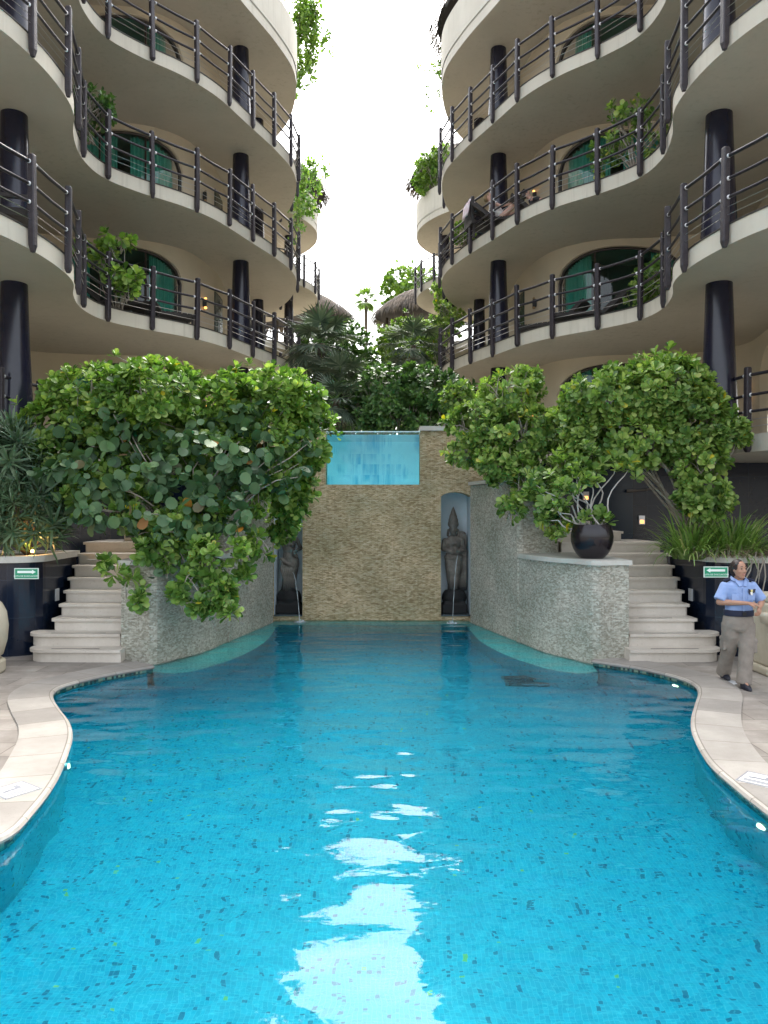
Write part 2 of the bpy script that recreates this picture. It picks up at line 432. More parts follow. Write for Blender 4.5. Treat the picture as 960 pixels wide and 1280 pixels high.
def leaf_mat(name, stops, rough=.38, trans=.25, yellow=True):
    m = NT(name); g = m.n('ShaderNodeNewGeometry')
    col = m.ramp(g.outputs['Random Per Island'], stops)
    v = m.coords(); n = m.noise(v, 1.3, 3); col = m.mixc(1, col, m.ramp(n, [(.35, (.72, .78, .8)), (.65, (1.25, 1.18, 1.05))]), 'MULTIPLY')
    b = m.bsdf(col, rough, 0, None, .45)
    t = m.n('ShaderNodeBsdfTranslucent'); m.l(m.mixc(1, col, (1.3, 1.5, .6), 'MULTIPLY'), t.inputs[0])
    mx = m.n('ShaderNodeMixShader'); mx.inputs[0].default_value = trans; m.l(b, mx.inputs[1]); m.l(t.outputs[0], mx.inputs[2])
    return m.done(mx.outputs[0])
Y = (.50, .42, .03)
M['leaf_bright'] = leaf_mat('bright_leaves', [(0, (.055, .125, .025)), (.3, (.12, .235, .045)), (.7, (.22, .36, .08)), (.985, (.38, .49, .15)), (.996, Y)], trans=.35)
M['leaf_right'] = leaf_mat('right_leaves', [(0, (.06, .135, .035)), (.3, (.14, .25, .06)), (.7, (.25, .37, .10)), (.985, (.40, .50, .18)), (.996, Y)], trans=.35)
M['leaf_grape'] = leaf_mat('sea_grape_leaves', [(0, (.03, .075, .032)), (.4, (.05, .115, .045)), (.75, (.085, .165, .07)), (.975, (.13, .22, .10)), (.99, (.16, .09, .05)), (1, (.5, .22, .03))], .5, .15)
M['leaf_dark'] = leaf_mat('dark_leaves', [(0, (.035, .085, .025)), (.5, (.075, .16, .045)), (1, (.14, .25, .075))])
M['leaf_lime'] = leaf_mat('lime_leaves', [(0, (.07, .14, .02)), (.5, (.13, .23, .04)), (1, (.22, .32, .06))], .5, .35)
M['leaf_palm'] = leaf_mat('grey_palm_leaves', [(0, (.04, .07, .045)), (.5, (.085, .125, .085)), (1, (.16, .20, .145))], .8, .05)
M['leaf_strap'] = leaf_mat('strap_leaves', [(0, (.08, .16, .035)), (.5, (.17, .29, .06)), (.9, (.28, .40, .12)), (1, (.38, .38, .18))], .4, .25)
M['leaf_spike'] = leaf_mat('spiky_leaves', [(0, (.04, .08, .045)), (.5, (.075, .14, .075)), (1, (.14, .21, .13))], .45, .15)
M['dry'] = leaf_mat('dry_leaves', [(0, (.10, .085, .06)), (.5, (.20, .17, .12)), (1, (.34, .30, .22))], .8, .1)
M['thatch'] = leaf_mat('thatch_straw', [(0, (.06, .05, .045)), (.5, (.13, .11, .10)), (1, (.24, .205, .18))], .9, .05)

# ---------------------------------------------------------------- leaf engine
TPL_OBO = (np.array([[0, 0, 0], [.40, -.5, .03], [.40, .5, .03], [.75, -1, .02], [.75, 1, .02], [.95, -.6, -.04], [.95, .6, -.04], [1, 0, -.08], [.4, 0, -.03], [.75, 0, -.05]], float),
           [(0, 8, 1), (0, 2, 8), (1, 8, 9, 3), (8, 2, 4, 9), (3, 9, 7, 5), (9, 4, 6, 7)])
TPL_NAR = (np.array([[0, 0, 0], [.3, -1, .02], [.3, 1, .02], [.7, -.75, 0], [.7, .75, 0], [1, 0, -.1]], float), [(0, 2, 1), (1, 2, 4, 3), (3, 4, 5)])
TPL_OVAL = (np.array([[0, 0, 0], [.35, -1, .03], [.35, 1, .03], [.75, -.8, -.02], [.75, .8, -.02], [1, 0, -.1]], float), [(0, 2, 1), (1, 2, 4, 3), (3, 4, 5)])
_a = [2*PI*k/9 for k in range(9)]
TPL_RND = (np.array([[.5-.5*math.cos(a), math.sin(a), .05*math.cos(2*a)] for a in _a]+[[.5, 0, -.06]], float), [(k, (k+1) % 9, 9) for k in range(9)])
def norm(a): return a/np.maximum(np.linalg.norm(a, axis=-1, keepdims=True), 1e-9)
def leaf_mesh(name, P, D, N, L, W, tpl):
    T, Fc = tpl; D = norm(D); S = norm(np.cross(D, N)); N2 = np.cross(S, D)
    n = len(P); k = len(T)
    V = (P[:, None, :] + D[:, None, :]*(L[:, None]*T[None, :, 0])[..., None] + S[:, None, :]*(W[:, None]*T[None, :, 1])[..., None]
         + N2[:, None, :]*(L[:, None]*T[None, :, 2])[..., None]).reshape(-1, 3)
    lens = np.array([len(f) for f in Fc]); flat = np.concatenate([np.array(f) for f in Fc])
    loops = (np.arange(n)[:, None]*k+flat[None, :]).ravel()
    tot = np.tile(lens, n); st = np.concatenate([[0], np.cumsum(tot)[:-1]])
    me = bpy.data.meshes.new(name); me.vertices.add(len(V)); me.vertices.foreach_set('co', V.ravel())
    me.loops.add(len(loops)); me.loops.foreach_set('vertex_index', loops.astype(np.int32))
    me.polygons.add(len(tot)); me.polygons.foreach_set('loop_start', st.astype(np.int32)); me.polygons.foreach_set('loop_total', tot.astype(np.int32))
    me.update(calc_edges=True); me.validate(); return me
def rosette_arrays(P, A, size, nl=9, inc=(25, 80), wr=.30, jit=.3):
    """leaves radiating round each axis A"""
    n = len(P); A = norm(A); ref = np.where(np.abs(A[:, 2:3]) < .9, np.array([[0, 0, 1.]]), np.array([[1., 0, 0]]))
    X = norm(np.cross(A, ref)); Yv = np.cross(A, X)
    az = (np.arange(nl)[None, :]*2.39996 + rng.uniform(0, 6.28, (n, 1)) + rng.normal(0, .15, (n, nl)))
    ic = np.radians(np.linspace(inc[0], inc[1], nl))[None, :]+rng.normal(0, .14, (n, nl))
    R = X[:, None, :]*np.cos(az)[..., None]+Yv[:, None, :]*np.sin(az)[..., None]
    D = A[:, None, :]*np.cos(ic)[..., None]+R*np.sin(ic)[..., None]
    Nn = A[:, None, :]*np.sin(ic)[..., None]-R*np.cos(ic)[..., None]
    L = size[:, None]*rng.uniform(.7, 1.1, (n, nl)); PP = np.repeat(P[:, None, :], nl, 1)-A[:, None, :]*(np.linspace(0, .25, nl)[None, :, None]*size[:, None, None])
    return PP.reshape(-1, 3), D.reshape(-1, 3), Nn.reshape(-1, 3), L.ravel(), (L*wr).ravel()
def blob_points(blobs, n, inner=.25, rmin=.45):
    """points near the surface of a union of ellipsoids (c, r); returns points and outward directions"""
    vol = np.array([r[0]*r[1]+r[1]*r[2]+r[0]*r[2] for c, r in blobs]); pr = vol/vol.sum()
    P = []; Nn = []
    C = np.array([list(c) for c, r in blobs]); R = np.array([list(r) for c, r in blobs])
    while len(P) < n:
        i = rng.choice(len(blobs), p=pr); d = rng.normal(size=3); d /= np.linalg.norm(d)
        rr = rng.uniform(.86, 1.08) if rng.random() > inner else rng.uniform(rmin, .9)
        p = C[i]+R[i]*d*rr
        q = np.linalg.norm((p-C)/R, axis=1); q[i] = 9
        if q.min() < .72 and rng.random() < .85: continue
        if noise.noise(Vector(p)*2.3) < -.16 and rng.random() < .9: continue
        nn = norm(d/R[i])
        P.append(p); Nn.append(nn)
    return np.array(P), np.array(Nn)
def shrub(name, label, cat, blobs, n, mat, size=.16, nl=9, tpl=TPL_OBO, wr=.30, base=None, up=.6, stem_mat=None, nst=14, inner=.25, inc=(25, 80), group=None, srad=.02, extra=None, branch_name='branch'):
    c0 = Vector(base) if base is not None else Vector(blobs[0][0])
    root = thing(name, label, cat, c0, group)
    P, Nn = blob_points(blobs, n, inner)
    ns_ = max(2, n//14); pk = rng.choice(n, ns_, replace=False); rmean = float(np.mean([min(r) for c, r in blobs]))
    P[pk] = P[pk]+(Nn[pk]+np.array([0, 0, .35]))*rng.uniform(.05, .42, (ns_, 1))*min(rmean, .8)
    A = norm(Nn+np.array([0, 0, up])+rng.normal(0, .28, Nn.shape)); sz = rng.uniform(.75, 1.15, n)*size
    me = leaf_mesh('foliage', *rosette_arrays(P, A, sz, nl, inc, wr), tpl)
    link('foliage', me, mat, root)
    if extra: extra(root)
    mb = MB(); idx = rng.choice(len(P), nst, replace=False)
    for i in idx:
        e = Vector(P[i]); s = c0+Vector((random.uniform(-.1, .1), random.uniform(-.1, .1), 0)); pts = []
        for k in range(7):
            t = k/6; q = s.lerp(e, t); q.z += math.sin(t*PI)*.12*(e-s).length
            w = .05*(e-s).length*math.sin(t*PI); q += Vector((random.uniform(-w, w), random.uniform(-w, w), random.uniform(-w, w))); pts.append(q)
        mb.tube(pts, [srad*(1-.75*k/6) for k in range(7)], 5)
    # twigs that carry the leaf tufts
    for i in rng.choice(len(P), min(len(P), nst*9), replace=False):
        p = Vector(P[i]); a = Vector(A[i]); q = p-a*.28+Vector((0, 0, -.08)); mb.tube([p, p-a*.12, q], [.006, .008, .010], 4, False)
    mb.build(branch_name, stem_mat or M['bark'], root, smooth=True)
    return root, P
# ================================================================ ground, deck, pool
gd = MB(); gd.quad((-600, -400, -1.62), (600, -400, -1.62), (600, 900, -1.62), (-600, 900, -1.62))
tag(gd.build('ground', simple('earth', (.16, .14, .10), (.26, .23, .17), .95, .4)), kind='structure')

WZ = -.07
cr = [gp(*p) for p in [(741, 826), (747, 827), (800, 835), (850, 847), (872, 857), (877, 867), (873, 882), (869, 900), (872, 920), (890, 952), (920, 980), (960, 1012)]]
cl = [gp(*p) for p in [(191, 833), (185, 834), (125, 845), (82, 856), (65, 864), (62, 873), (70, 887), (81, 902), (85, 918), (81, 937), (65, 975), (35, 1015), (0, 1047)]]
tail = [(2.95, 4.9), (3.3, 3.8), (4.0, 2.6), (4.6, 1.0), (4.5, -1.2), (3.6, -2.8)]
CR = spline(cr+tail, .12); CL = spline(cl+[(-x-(.0), y) for x, y in tail], .12)
CORN = gp(786, 824, 0)
wr_px = [(745, 831), (715, 824), (680, 815), (650, 803), (620, 791), (588, 778)]
RW = spline([CORN, ((CORN[0]+gp(745, 831, WZ)[0])/2, CORN[1]-.02)]+[gp(*p, WZ) for p in wr_px], .12)
LW = [mir(p) for p in RW]
YW = 16.6
sh = spline([gp(*p, -.12) for p in [(747, 842), (720, 844), (680, 837), (630, 820), (600, 803), (582, 783)]], .12)
SHL = [mir(p) for p in sh]

# pool outline (clockwise from the far right): walls hold the water
xr = RW[-1][0]; xl = LW[-1][0]
iR = nearest(RW, CR[0]); iL = nearest(LW, CL[0])
outline = [(xr, YW)]+RW[::-1][:len(RW)-iR]+CR[1:]+CL[::-1][:-1]+LW[iL:]+[(xl, YW)]
fl = MB(); fl.poly([(x, y, -1.15) for x, y in outline[::-1]], [(x, y) for x, y in outline[::-1]])
tag(fl.build('pool_floor', M['pool_floor'], fixn=False), kind='structure')
pw = MB()
acc = 0; oc = outline+[outline[0]]
for a, b in zip(oc[:-1], oc[1:]):
    if a[1] > 16.5 and b[1] > 16.5: continue
    l = math.dist(a, b); pw.quad((*a, -1.17), (*b, -1.17), (*b, -.16), (*a, -.16), [(acc, -1.15), (acc+l, -1.15), (acc+l, -.16), (acc, -.16)]); acc += l
tag(pw.build('pool_wall', M['pool_side'], fixn=False), kind='structure')
for C in (CR, CL):
    bd = MB(); bd.ribbon(C, offset(C, .03 if C is CR else -.03), -.158, -.035, top=False)
    tag(bd.build('waterline_band', M['band']), kind='structure')
wt = MB()
big = outline
wt.poly([(x, y, WZ) for x, y in big[::-1]])
tag(wt.build('pool_water', M['water'], fixn=False), kind='structure')
for side, S, W in ((1, sh, RW), (-1, SHL, LW)):
    n = 30
    def rs(C): A = arclen(C); return [atlen(C, A, A[-1]*k/n) for k in range(n+1)]
    Wc = W[nearest(W, (CR if side > 0 else CL)[0]):]
    sp = MB(); sp.ribbon(rs(S), rs(Wc), -.215, -.165, top=True)
    tag(sp.build('pool_shelf', M['pool_shelf']), kind='structure')
    sp = MB(); sp.ribbon(rs(S), rs(Wc), -1.15, -.216, top=False)
    tag(sp.build('shelf_riser', M['pool_side']), kind='structure')

sp = MB(); sp.box(-2.6, 2.1, 16.1, YW+.1, -1.14, -.22)
tag(sp.build('pool_shelf', M['pool_shelf']), kind='structure')
# coping and deck
def coping(C, sgn, nm):
    inn = offset(C, -.035*sgn); out = offset(C, .46*sgn); mb = MB()
    # rounded bullnose section
    sec = [(-.035, -.03), (-.045, -.008), (-.03, .014), (.0, .022), (.46, .022), (.46, -.2)]
    cs = [offset(C, d*sgn) for d, z in sec]; S = arclen(C)
    for k in range(len(C)-1):
        for q in range(len(sec)-1):
            u0, u1 = sec[q][0], sec[q+1][0]
            mb.quad((*cs[q][k], sec[q][1]), (*cs[q][k+1], sec[q][1]), (*cs[q+1][k+1], sec[q+1][1]), (*cs[q+1][k], sec[q+1][1]),
                    [(S[k], u0), (S[k+1], u0), (S[k+1], u1), (S[k], u1)])
    o = mb.build(nm, M['coping'], smooth=False); tag(o, kind='structure'); return cs[4]
def clean(pts, w):   # keep the outline from crossing itself at tight bends
    out = [pts[0]]
    for p in pts[1:]:
        if math.dist(p, out[-1]) > .02: out.append(p)
    return out
oR = coping(CR, 1, 'pool_coping'); oL = coping(CL, -1, 'pool_coping')
dk = MB()
# deck sheet just under the coping top; runs under coping by 0.2
dR = offset(CR, .22); dL = offset(CL, -.22)
dk.poly([(CORN[0], CORN[1], 0), (CORN[0], 16.0, 0), (30, 16.0, 0), (30, -30, 0), (0, -30, 0)]+[(x, y, 0) for x, y in dR[::-1]])
cL = mir(CORN)
dk.poly([(0, -30, 0), (-30, -30, 0), (-30, 16, 0), (cL[0], 16.0, 0), (cL[0], cL[1], 0)]+[(x, y, 0) for x, y in dL])
tag(dk.build('pool_deck', M['deck'], fixn=False), kind='structure')

# markings set into the coping
for (px, py, ang, lab) in ((18, 988, .95, 'small white and grey warning tile set in the left coping'), (950, 975, -.75, 'small white and grey warning tile set in the right coping')):
    x, y = gp(px, py, .022); t = thing('warning_tile', lab, 'tile', (x, y, .024), 'warning tiles set in the pool coping')
    ca, sa = math.cos(ang), math.sin(ang)
    def pt(u, v, z): return (x+u*ca-v*sa, y+u*sa+v*ca, z)
    def pad(mb, u0, u1, v0, v1, z0, z1): mb.obox(pt((u0+u1)/2, (v0+v1)/2, (z0+z1)/2), ((u1-u0)/2*ca, (u1-u0)/2*sa, 0), (-(v1-v0)/2*sa, (v1-v0)/2*ca, 0), (0, 0, (z1-z0)/2))
    a = MB(); pad(a, -.15, .15, -.15, .15, .018, .027); a.build('tile_face', simple('tile_white', (.62, .62, .62), None, .4), t)
    b = MB()
    for u0, u1, v0, v1 in ((-.15, .15, .135, .148), (-.15, .15, -.148, -.135), (-.148, -.135, -.134, .134), (.135, .148, -.134, .134), (-.11, .11, -.10, -.085), (-.11, .11, -.07, -.055), (-.06, .07, .0, .03), (.03, .07, .032, .09), (-.09, -.05, -.01, .02)):
        pad(b, u0, u1, v0, v1, .0275, .0295)
    b.build('printed_symbol', simple('tile_grey', (.22, .23, .25), None, .5), t)
x, y = gp(905, 853, 0); t = MB(); t.rings([(.004, .16, .16), (.014, .155, .155), (.017, .10, .10)], 32, (x, y, 0)); o = t.build('drain_cover', simple('white_plastic', (.72, .73, .74), None, .4), loc=(x, y, 0))
tag(o, 'round white drain cover on the paving beside the woman', 'drain cover')
x, y = gp(655, 917, -1.14); t = MB()
root = thing('floor_drain', 'dark rectangular grate under water on the right of the pool floor', 'grate', (x, y, -1.15))
fm = MB()
for a in ((-.32, .32, -.32, -.28), (-.32, .32, .28, .32), (-.32, -.28, -.28, .28), (.28, .32, -.28, .28)): fm.box(x+a[0], x+a[1], y+a[2], y+a[3], -1.148, -1.12)
fm.build('frame', simple('drain_blue', (.01, .10, .14), None, .5), root)
for k in range(9): t.box(x-.28, x+.28, y-.26+k*.06, y-.235+k*.06, -1.147, -1.125)
t.build('grate', simple('drain_dark', (.004, .05, .08), None, .5), root)
# underwater lamps on the pool wall
for C, Y0, sg, lab in ((CL, 7.25, -1, 'round underwater lamp in the left pool wall'), (CR, 10.6, 1, 'round underwater lamp in the far right bend of the pool wall'), (CR, 5.95, 1, 'round underwater lamp in the near right pool wall')):
    ks = [k for k in range(2, len(C)-2)]; k = min(ks, key=lambda q: abs(C[q][1]-Y0)+(0 if Y0 < 9 else 0))
    p = Vector((*C[k], -.30)); tdir = Vector((C[k+1][0]-C[k-1][0], C[k+1][1]-C[k-1][1], 0)).normalized(); nrm = Vector((tdir.y, -tdir.x, 0))
    if (Vector((0, 6, 0))-p).dot(nrm) < 0: nrm = -nrm
    t = thing('pool_lamp', lab, 'lamp', p, 'underwater pool lamps')
    a = MB(); a.tube([p-nrm*.01, p+nrm*.03], [.085, .08], 20); a.build('rim', M['steel'], t, smooth=False)
    b = MB(); b.tube([p+nrm*.031, p+nrm*.045], [.06, .045], 20); b.build('lens', M['lamp_white'], t)

# ================================================================ centre wall with glass front, niches
XN = [-2.38, -1.76, 1.23, 1.87]; GX = (-1.26, .78); GZ = (2.86, 4.0); TOP = 4.02; NB, NT_ = .02, 2.60
root = thing('waterfall_wall', 'tan split stone wall at the far end of the pool under the glass basin', 'wall', (-.25, YW, 0))
w = MB(); Y2 = YW+.5
w.box(XN[1], XN[2], YW, Y2, -.35, GZ[0])
w.box(XN[1], GX[0], YW, Y2, GZ[0], TOP); w.box(GX[1], XN[2], YW, Y2, GZ[0], TOP)
for a, b in ((XN[0], XN[1]), (XN[2], XN[3])):
    w.box(a, b, YW, Y2, -.35, NB)
    w.box(a, b, YW, Y2, NT_+.1, TOP)
    n = 10
    for k in range(n):    # arched head
        x0 = a+(b-a)*k/n; x1 = a+(b-a)*(k+1)/n; h0 = .1*math.sin(PI*k/n)**.6 if 0 < k < n else 0; h1 = .1*math.sin(PI*(k+1)/n)**.6 if k+1 < n else 0
        z0 = NT_+h0; z1 = NT_+h1; zt = NT_+.1
        w.quad((x0, YW, z0), (x1, YW, z1), (x1, YW, zt), (x0, YW, zt), [(x0, z0), (x1, z1), (x1, zt), (x0, zt)])
        w.quad((x0, YW, z0), (x0, Y2, z0), (x1, Y2, z1), (x1, YW, z1), [(x0, 0), (x0, .5), (x1, .5), (x1, 0)])
w.box(XN[0]-.7, XN[0], YW, Y2, -.35, TOP); w.box(XN[3], XN[3]+.8, YW, Y2, -.35, TOP)
w.build('stone_face', M['ledger_tan'], root, fixn=False)
c = MB(); c.box(GX[1]-.0, XN[3]+.85, YW-.06, Y2+.06, TOP+.002, TOP+.10); c.box(XN[0]-.75, GX[0], YW-.06, Y2+.06, TOP+.002, TOP+.10)
c.build('cap', M['capstone'], root)
nm = simple('niche_paint', (.62, .72, .78), (.74, .82, .86), .6, 2)
for a, b in ((XN[0], XN[1]), (XN[2], XN[3])):
    q = MB(); Yb = YW+.78
    q.quad((a+.002, YW+.02, NB), (a+.002, Yb, NB), (a+.002, Yb, 2.8), (a+.002, YW+.02, 2.8)); q.quad((b-.002, YW+.02, NB), (b-.002, Yb, NB), (b-.002, Yb, 2.8), (b-.002, YW+.02, 2.8))
    q.quad((a, Yb, NB), (b, Yb, NB), (b, Yb, 2.8), (a, Yb, 2.8)); q.quad((a, YW+.5, 2.71), (b, YW+.5, 2.71), (b, Yb, 2.71), (a, Yb, 2.71))
    q.build('niche_lining', nm, root, fixn=False)
    s = MB(); s.box(a+.003, b-.003, YW-.03, Yb, NB+.002, NB+.03); s.build('niche_sill', simple('wet_slate', (.06, .08, .09), None, .2), root)

root = thing('glass_basin', 'raised pool basin with a clear turquoise glass front above the stone wall', 'pool', (-.25, YW+.3, GZ[0]))
b = MB(); x0, x1 = GX; yb = 18.4
b.quad((x0-.5, Y2-.02, GZ[0]-.01), (x1+.5, Y2-.02, GZ[0]-.01), (x1+.5, yb, GZ[0]-.01), (x0-.5, yb, GZ[0]-.01))
b.quad((x0, YW+.04, GZ[0]+.004), (x1, YW+.04, GZ[0]+.004), (x1, Y2, GZ[0]+.004), (x0, Y2, GZ[0]+.004))
b.quad((x0-.5, yb, GZ[0]), (x1+.5, yb, GZ[0]), (x1+.5, yb, GZ[1]), (x0-.5, yb, GZ[1]))
b.quad((x0-.5, Y2, GZ[0]), (x0-.5, yb, GZ[0]), (x0-.5, yb, GZ[1]), (x0-.5, Y2, GZ[1])); b.quad((x1+.5, Y2, GZ[0]), (x1+.5, yb, GZ[0]), (x1+.5, yb, GZ[1]), (x1+.5, Y2, GZ[1]))
for k in range(3): b.box(x0-.49, x1+.49, yb-.25*(3-k), yb-.25*(2-k)-.004 if k < 2 else yb-.004, GZ[0], GZ[0]+.26*(k+1))
b.build('basin', M['upper_tiles'], root, fixn=False)
g = MB(); g.box(x0, x1, YW+.06, YW+.11, GZ[0]+.006, GZ[1]); g.build('glass_front', M['acrylic'], root)
e = MB(); e.box(x0, x1, YW+.055, YW+.115, GZ[1]+.001, GZ[1]+.022); e.build('glass_edge', simple('bright_edge', (.65, .85, .88), None, .2), root)
wtr = MB(); wtr.quad((x0-.5, YW+.115, GZ[1]-.05), (x1+.5, YW+.115, GZ[1]-.05), (x1+.5, yb, GZ[1]-.05), (x0-.5, yb, GZ[1]-.05)); wtr.build('basin_water', water_mat('basin_water', (.70, .97, 1.0), .2), root, fixn=False)

# ================================================================ curved stone walls, stairs, planters
for sd, sname in ((1, 'right'), (-1, 'left')):
    T = (lambda p: p) if sd > 0 else mir
    W = [T(p) for p in RW]
    def off(C, d): return offset(C, -d*sd)
    isp = nearest(RW, gp(652, 804, WZ))
    low = W[:isp+2]
    # lower wall
    r = thing('curved_stone_wall', f'low {"grey" } split stone wall with a flat pale cap curving along the {sname} side of the pool', 'wall', (*low[0], 0))
    m = MB(); inner = off(low, .25)
    m.ribbon(low, inner, -.3, 1.45, top=True)
    e0 = T((CORN[0], CORN[1])); e1 = T((CORN[0], 13.8)); f0 = T((CORN[0]-.25, CORN[1])); f1 = T((CORN[0]-.25, 13.8))
    m.ribbon([e0, e1], [f0, f1], -.3, 1.449)
    m.build('stone_face', M['ledger_grey'], r)
    capf = off(low, -.05); cp = [T((CORN[0]+.04, CORN[1]-.05))]+capf[2:]+[T(p) for p in [(2.52, 14.2), (3.3, 14.25), (CORN[0]+.04, 14.25)]]
    m = MB(); m.prism(cp, 1.452, 1.525); o = m.build('cap', M['capstone'], r)
    # upper wall
    up = spline([p for p in RW[isp+1:][::-1]]+[(2.78, 13.92), (3.1, 14.05), (3.27, 14.4), (3.3, 15.0), (3.3, 16.1)], .12)
    up = [T(p) for p in up]
    r = thing('curved_stone_wall', f'tall split stone planter wall rising behind the low wall on the {sname} side of the pool', 'wall', (*up[0], 0))
    m = MB(); uin = offset(up, (.22)*sd)
    m.ribbon(up, uin, -.3, 2.83); m.build('stone_face', M['ledger_grey'], r)
    m = MB(); m.ribbon(offset(up, -.05*sd), offset(up, .27*sd), 2.833, 2.905, bottom=True); m.build('cap', M['capstone'], r)
    m = MB(); m.prism([tuple(p) for p in offset(up, .15*sd)]+[T((3.2, 16.4)), T((1.9, 16.58))], 1.6, 2.72); tag(m.build('planter_soil', M['soil']), kind='structure')
    # stairs
    st = thing('stone_staircase', f'pale marble staircase climbing beside the {sname} planter', 'stairs', (*T((4.4, 11.6)), 0), 'marble staircases')
    spec = [(11.62, 3.72, 5.13), (11.93, 3.80, 5.25), (12.27, 3.80, 4.97), (12.6, 3.80, 4.98), (12.92, 3.80, 5.02), (13.22, 3.80, 5.06), (13.5, 3.80, 5.08), (13.85, 3.80, 5.13), (14.30, 3.3, 5.15), (14.75, 3.35, 4.56), (15.2, 3.4, 4.05)]
    for n, (y0, xa, xb) in enumerate(spec):
        z1 = .19*(n+1); z0 = z1-.19; yend = spec[n+1][0]+.06 if n+1 < len(spec) else 15.9
        yb_ = 15.9 if n >= 8 else yend
        if n < 2: xa2 = CORN[0]+.03
        else: xa2 = CORN[0]+.06 if n < 8 else xa
        def rnd(ov):   # plan of the step with a rounded free corner
            r_ = .28 if n < 2 else .05; A = [(xa2, y0-ov)]
            if n == 0: A = [(xa2-.10, y0-ov-.02)]
            for k in range(7):
                t = PI/2*k/6; A.append((xb+ov-r_+r_*math.sin(t), y0-ov+r_-r_*math.cos(t)))
            A += [(xb+ov, yb_), (xa2 if n else xa2-.10, yb_)]; return [T(p) for p in A]
        m = MB(); m.prism(rnd(0), z0 if n < 9 else 1.71, z1-.045); m.prism(rnd(.035), z1-.043, z1, True, True)
        s = m.build('step', M['marble'], st)
        if n < 3:
            g = MB(); a_, b_ = T((xa2+.25, y0+.05)), T((xb-.35, y0+.075)); g.box(min(a_[0], b_[0]), max(a_[0], b_[0]), a_[1], b_[1], z1+.001, z1+.004); g.build('grip_strip', M['black'], s)
    # navy planter beside the stairs
    base = [(5.17, 13.9), (5.17, 12.6), (5.22, 12.33), (5.42, 12.12), (5.7, 12.03), (6.0, 12.0)]
    base = spline(base, .08)+([(6.12, 12.05), (6.18, 12.2), (6.2, 13.9)] if sd > 0 else [(6.6, 12.1), (6.9, 12.4), (6.95, 13.9)])
    r = thing('tiled_planter', f'round-fronted navy tiled planter with a white rim beside the {sname} stairs', 'planter', (*T((5.7, 12.8)), 0), 'navy tiled planters')
    m = MB(); m.prism([T(p) for p in base], 0, 1.47); m.build('body', M['navy'], r)
    cc = (5.75, 13.1); rim = [(cc[0]+(p[0]-cc[0])*1.08, cc[1]+(p[1]-cc[1])*1.06) for p in base]; rin = [(cc[0]+(p[0]-cc[0])*.8, cc[1]+(p[1]-cc[1])*.85) for p in base]
    m = MB(); ribA = [T(p) for p in rim+[rim[0]]]; ribB = [T(p) for p in rin+[rin[0]]]; m.ribbon(ribA, ribB, 1.473, 1.575, bottom=True); m.build('rim', M['capstone'], r)
    m = MB(); m.prism([T(p) for p in rin], 1.474, 1.53, False); m.build('soil', M['soil'], r)
    # white socket plate on the planter side
    p = T((5.165, 12.95)); q = T((5.15, 12.95)); m = MB(); m.box(min(p[0], q[0])-.004, max(p[0], q[0]), 12.86, 13.0, .78, .98)
    sk = m.build('socket_plate', simple('plate', (.5, .52, .54), None, .4), r)
    # arrow sign
    fr = at(895 if sd > 0 else 33, 715 if sd > 0 else 717, 11.93)
    if sd < 0: fr = at(33, 717, 12.02)
    sg = thing('exit_sign', f'small green sign with a white arrow on the {sname} navy planter', 'sign', fr, 'green arrow signs on the planters')
    sw, sh_ = .19, .085
    m = MB(); m.box(fr.x-sw, fr.x+sw, fr.y, fr.y+.012, fr.z-sh_, fr.z+sh_); m.build('plate', simple('sign_white', (.72, .82, .76), None, .4), sg)
    m = MB(); m.box(fr.x-sw+.014, fr.x+sw-.014, fr.y-.003, fr.y-.0005, fr.z-sh_+.014, fr.z+sh_-.014); m.build('green_field', simple('sign_green', (.01, .30, .15), None, .4), sg)
    dx = -1 if sd > 0 else 1; y_ = fr.y-.006
    ar = [(-.14, -.018), (.09, -.018), (.09, -.034), (.15, 0), (.09, .034), (.09, .018), (-.14, .018)]
    m = MB(); m.poly([(fr.x+dx*a, y_, fr.z+.026+b) for a, b in ar]); m.poly([(fr.x+dx*a, y_+.0025, fr.z+.026+b) for a, b in ar]); m.build('arrow', simple('sign_arrow', (.85, .92, .88), None, .4), sg, fixn=False)
    cu = bpy.data.curves.new('words', 'FONT'); cu.body = 'RUTA DE EVACUACIÓN'; cu.size = .036; cu.extrude = .001; cu.align_x = 'CENTER'; cu.align_y = 'CENTER'
    o = bpy.data.objects.new('tmp', cu); COL.objects.link(o); dg = bpy.context.evaluated_depsgraph_get(); dg.update()
    me = bpy.data.meshes.new_from_object(o.evaluated_get(dg)); bpy.data.objects.remove(o); me.name = 'words'
    me.transform(Matrix.Translation((fr.x, y_+.001, fr.z-.04)) @ Matrix.Rotation(PI/2, 4, 'X')); me.materials.clear()
    link('words', me, bpy.data.materials['sign_arrow'], sg)
    # navy rear wall with a door
    rw = thing('navy_wall', f'dark navy tiled wall behind the {sname} stairs', 'wall', (*T((6, 16)), 0))
    m = MB(); xs = sorted([T((3.05, 16))[0], T((14, 16))[0]]); m.box(xs[0], xs[1], 15.95, 16.2, 0, 3.29); m.build('wall_face', M['navy'], rw)
    xs = sorted([T((4.15, 16))[0], T((5.15, 16))[0]]); dd = MB(); dd.box(xs[0], xs[1], 15.905, 15.945, 1.715, 3.15)
    door = dd.build('door', simple('dark_door', (.010, .020, .034), None, .25), rw)
    hz = 2.27+28/F*15.85
    if sd > 0:
        m = MB(); m.tube([(5.0, 15.83, hz-.03), (5.25, 15.80, hz-.02), (5.5, 15.82, hz+.01), (5.75, 15.83, hz+.03)], [.035, .022, .022, .04], 8); m.tube([(5.03, 15.83, hz-.03), (5.03, 15.95, hz-.03)], .02); m.tube([(5.7, 15.83, hz+.02), (5.7, 15.95, hz+.02)], .02)
        m.build('handle', simple('handle_wood', (.10, .085, .07), None, .5), door)
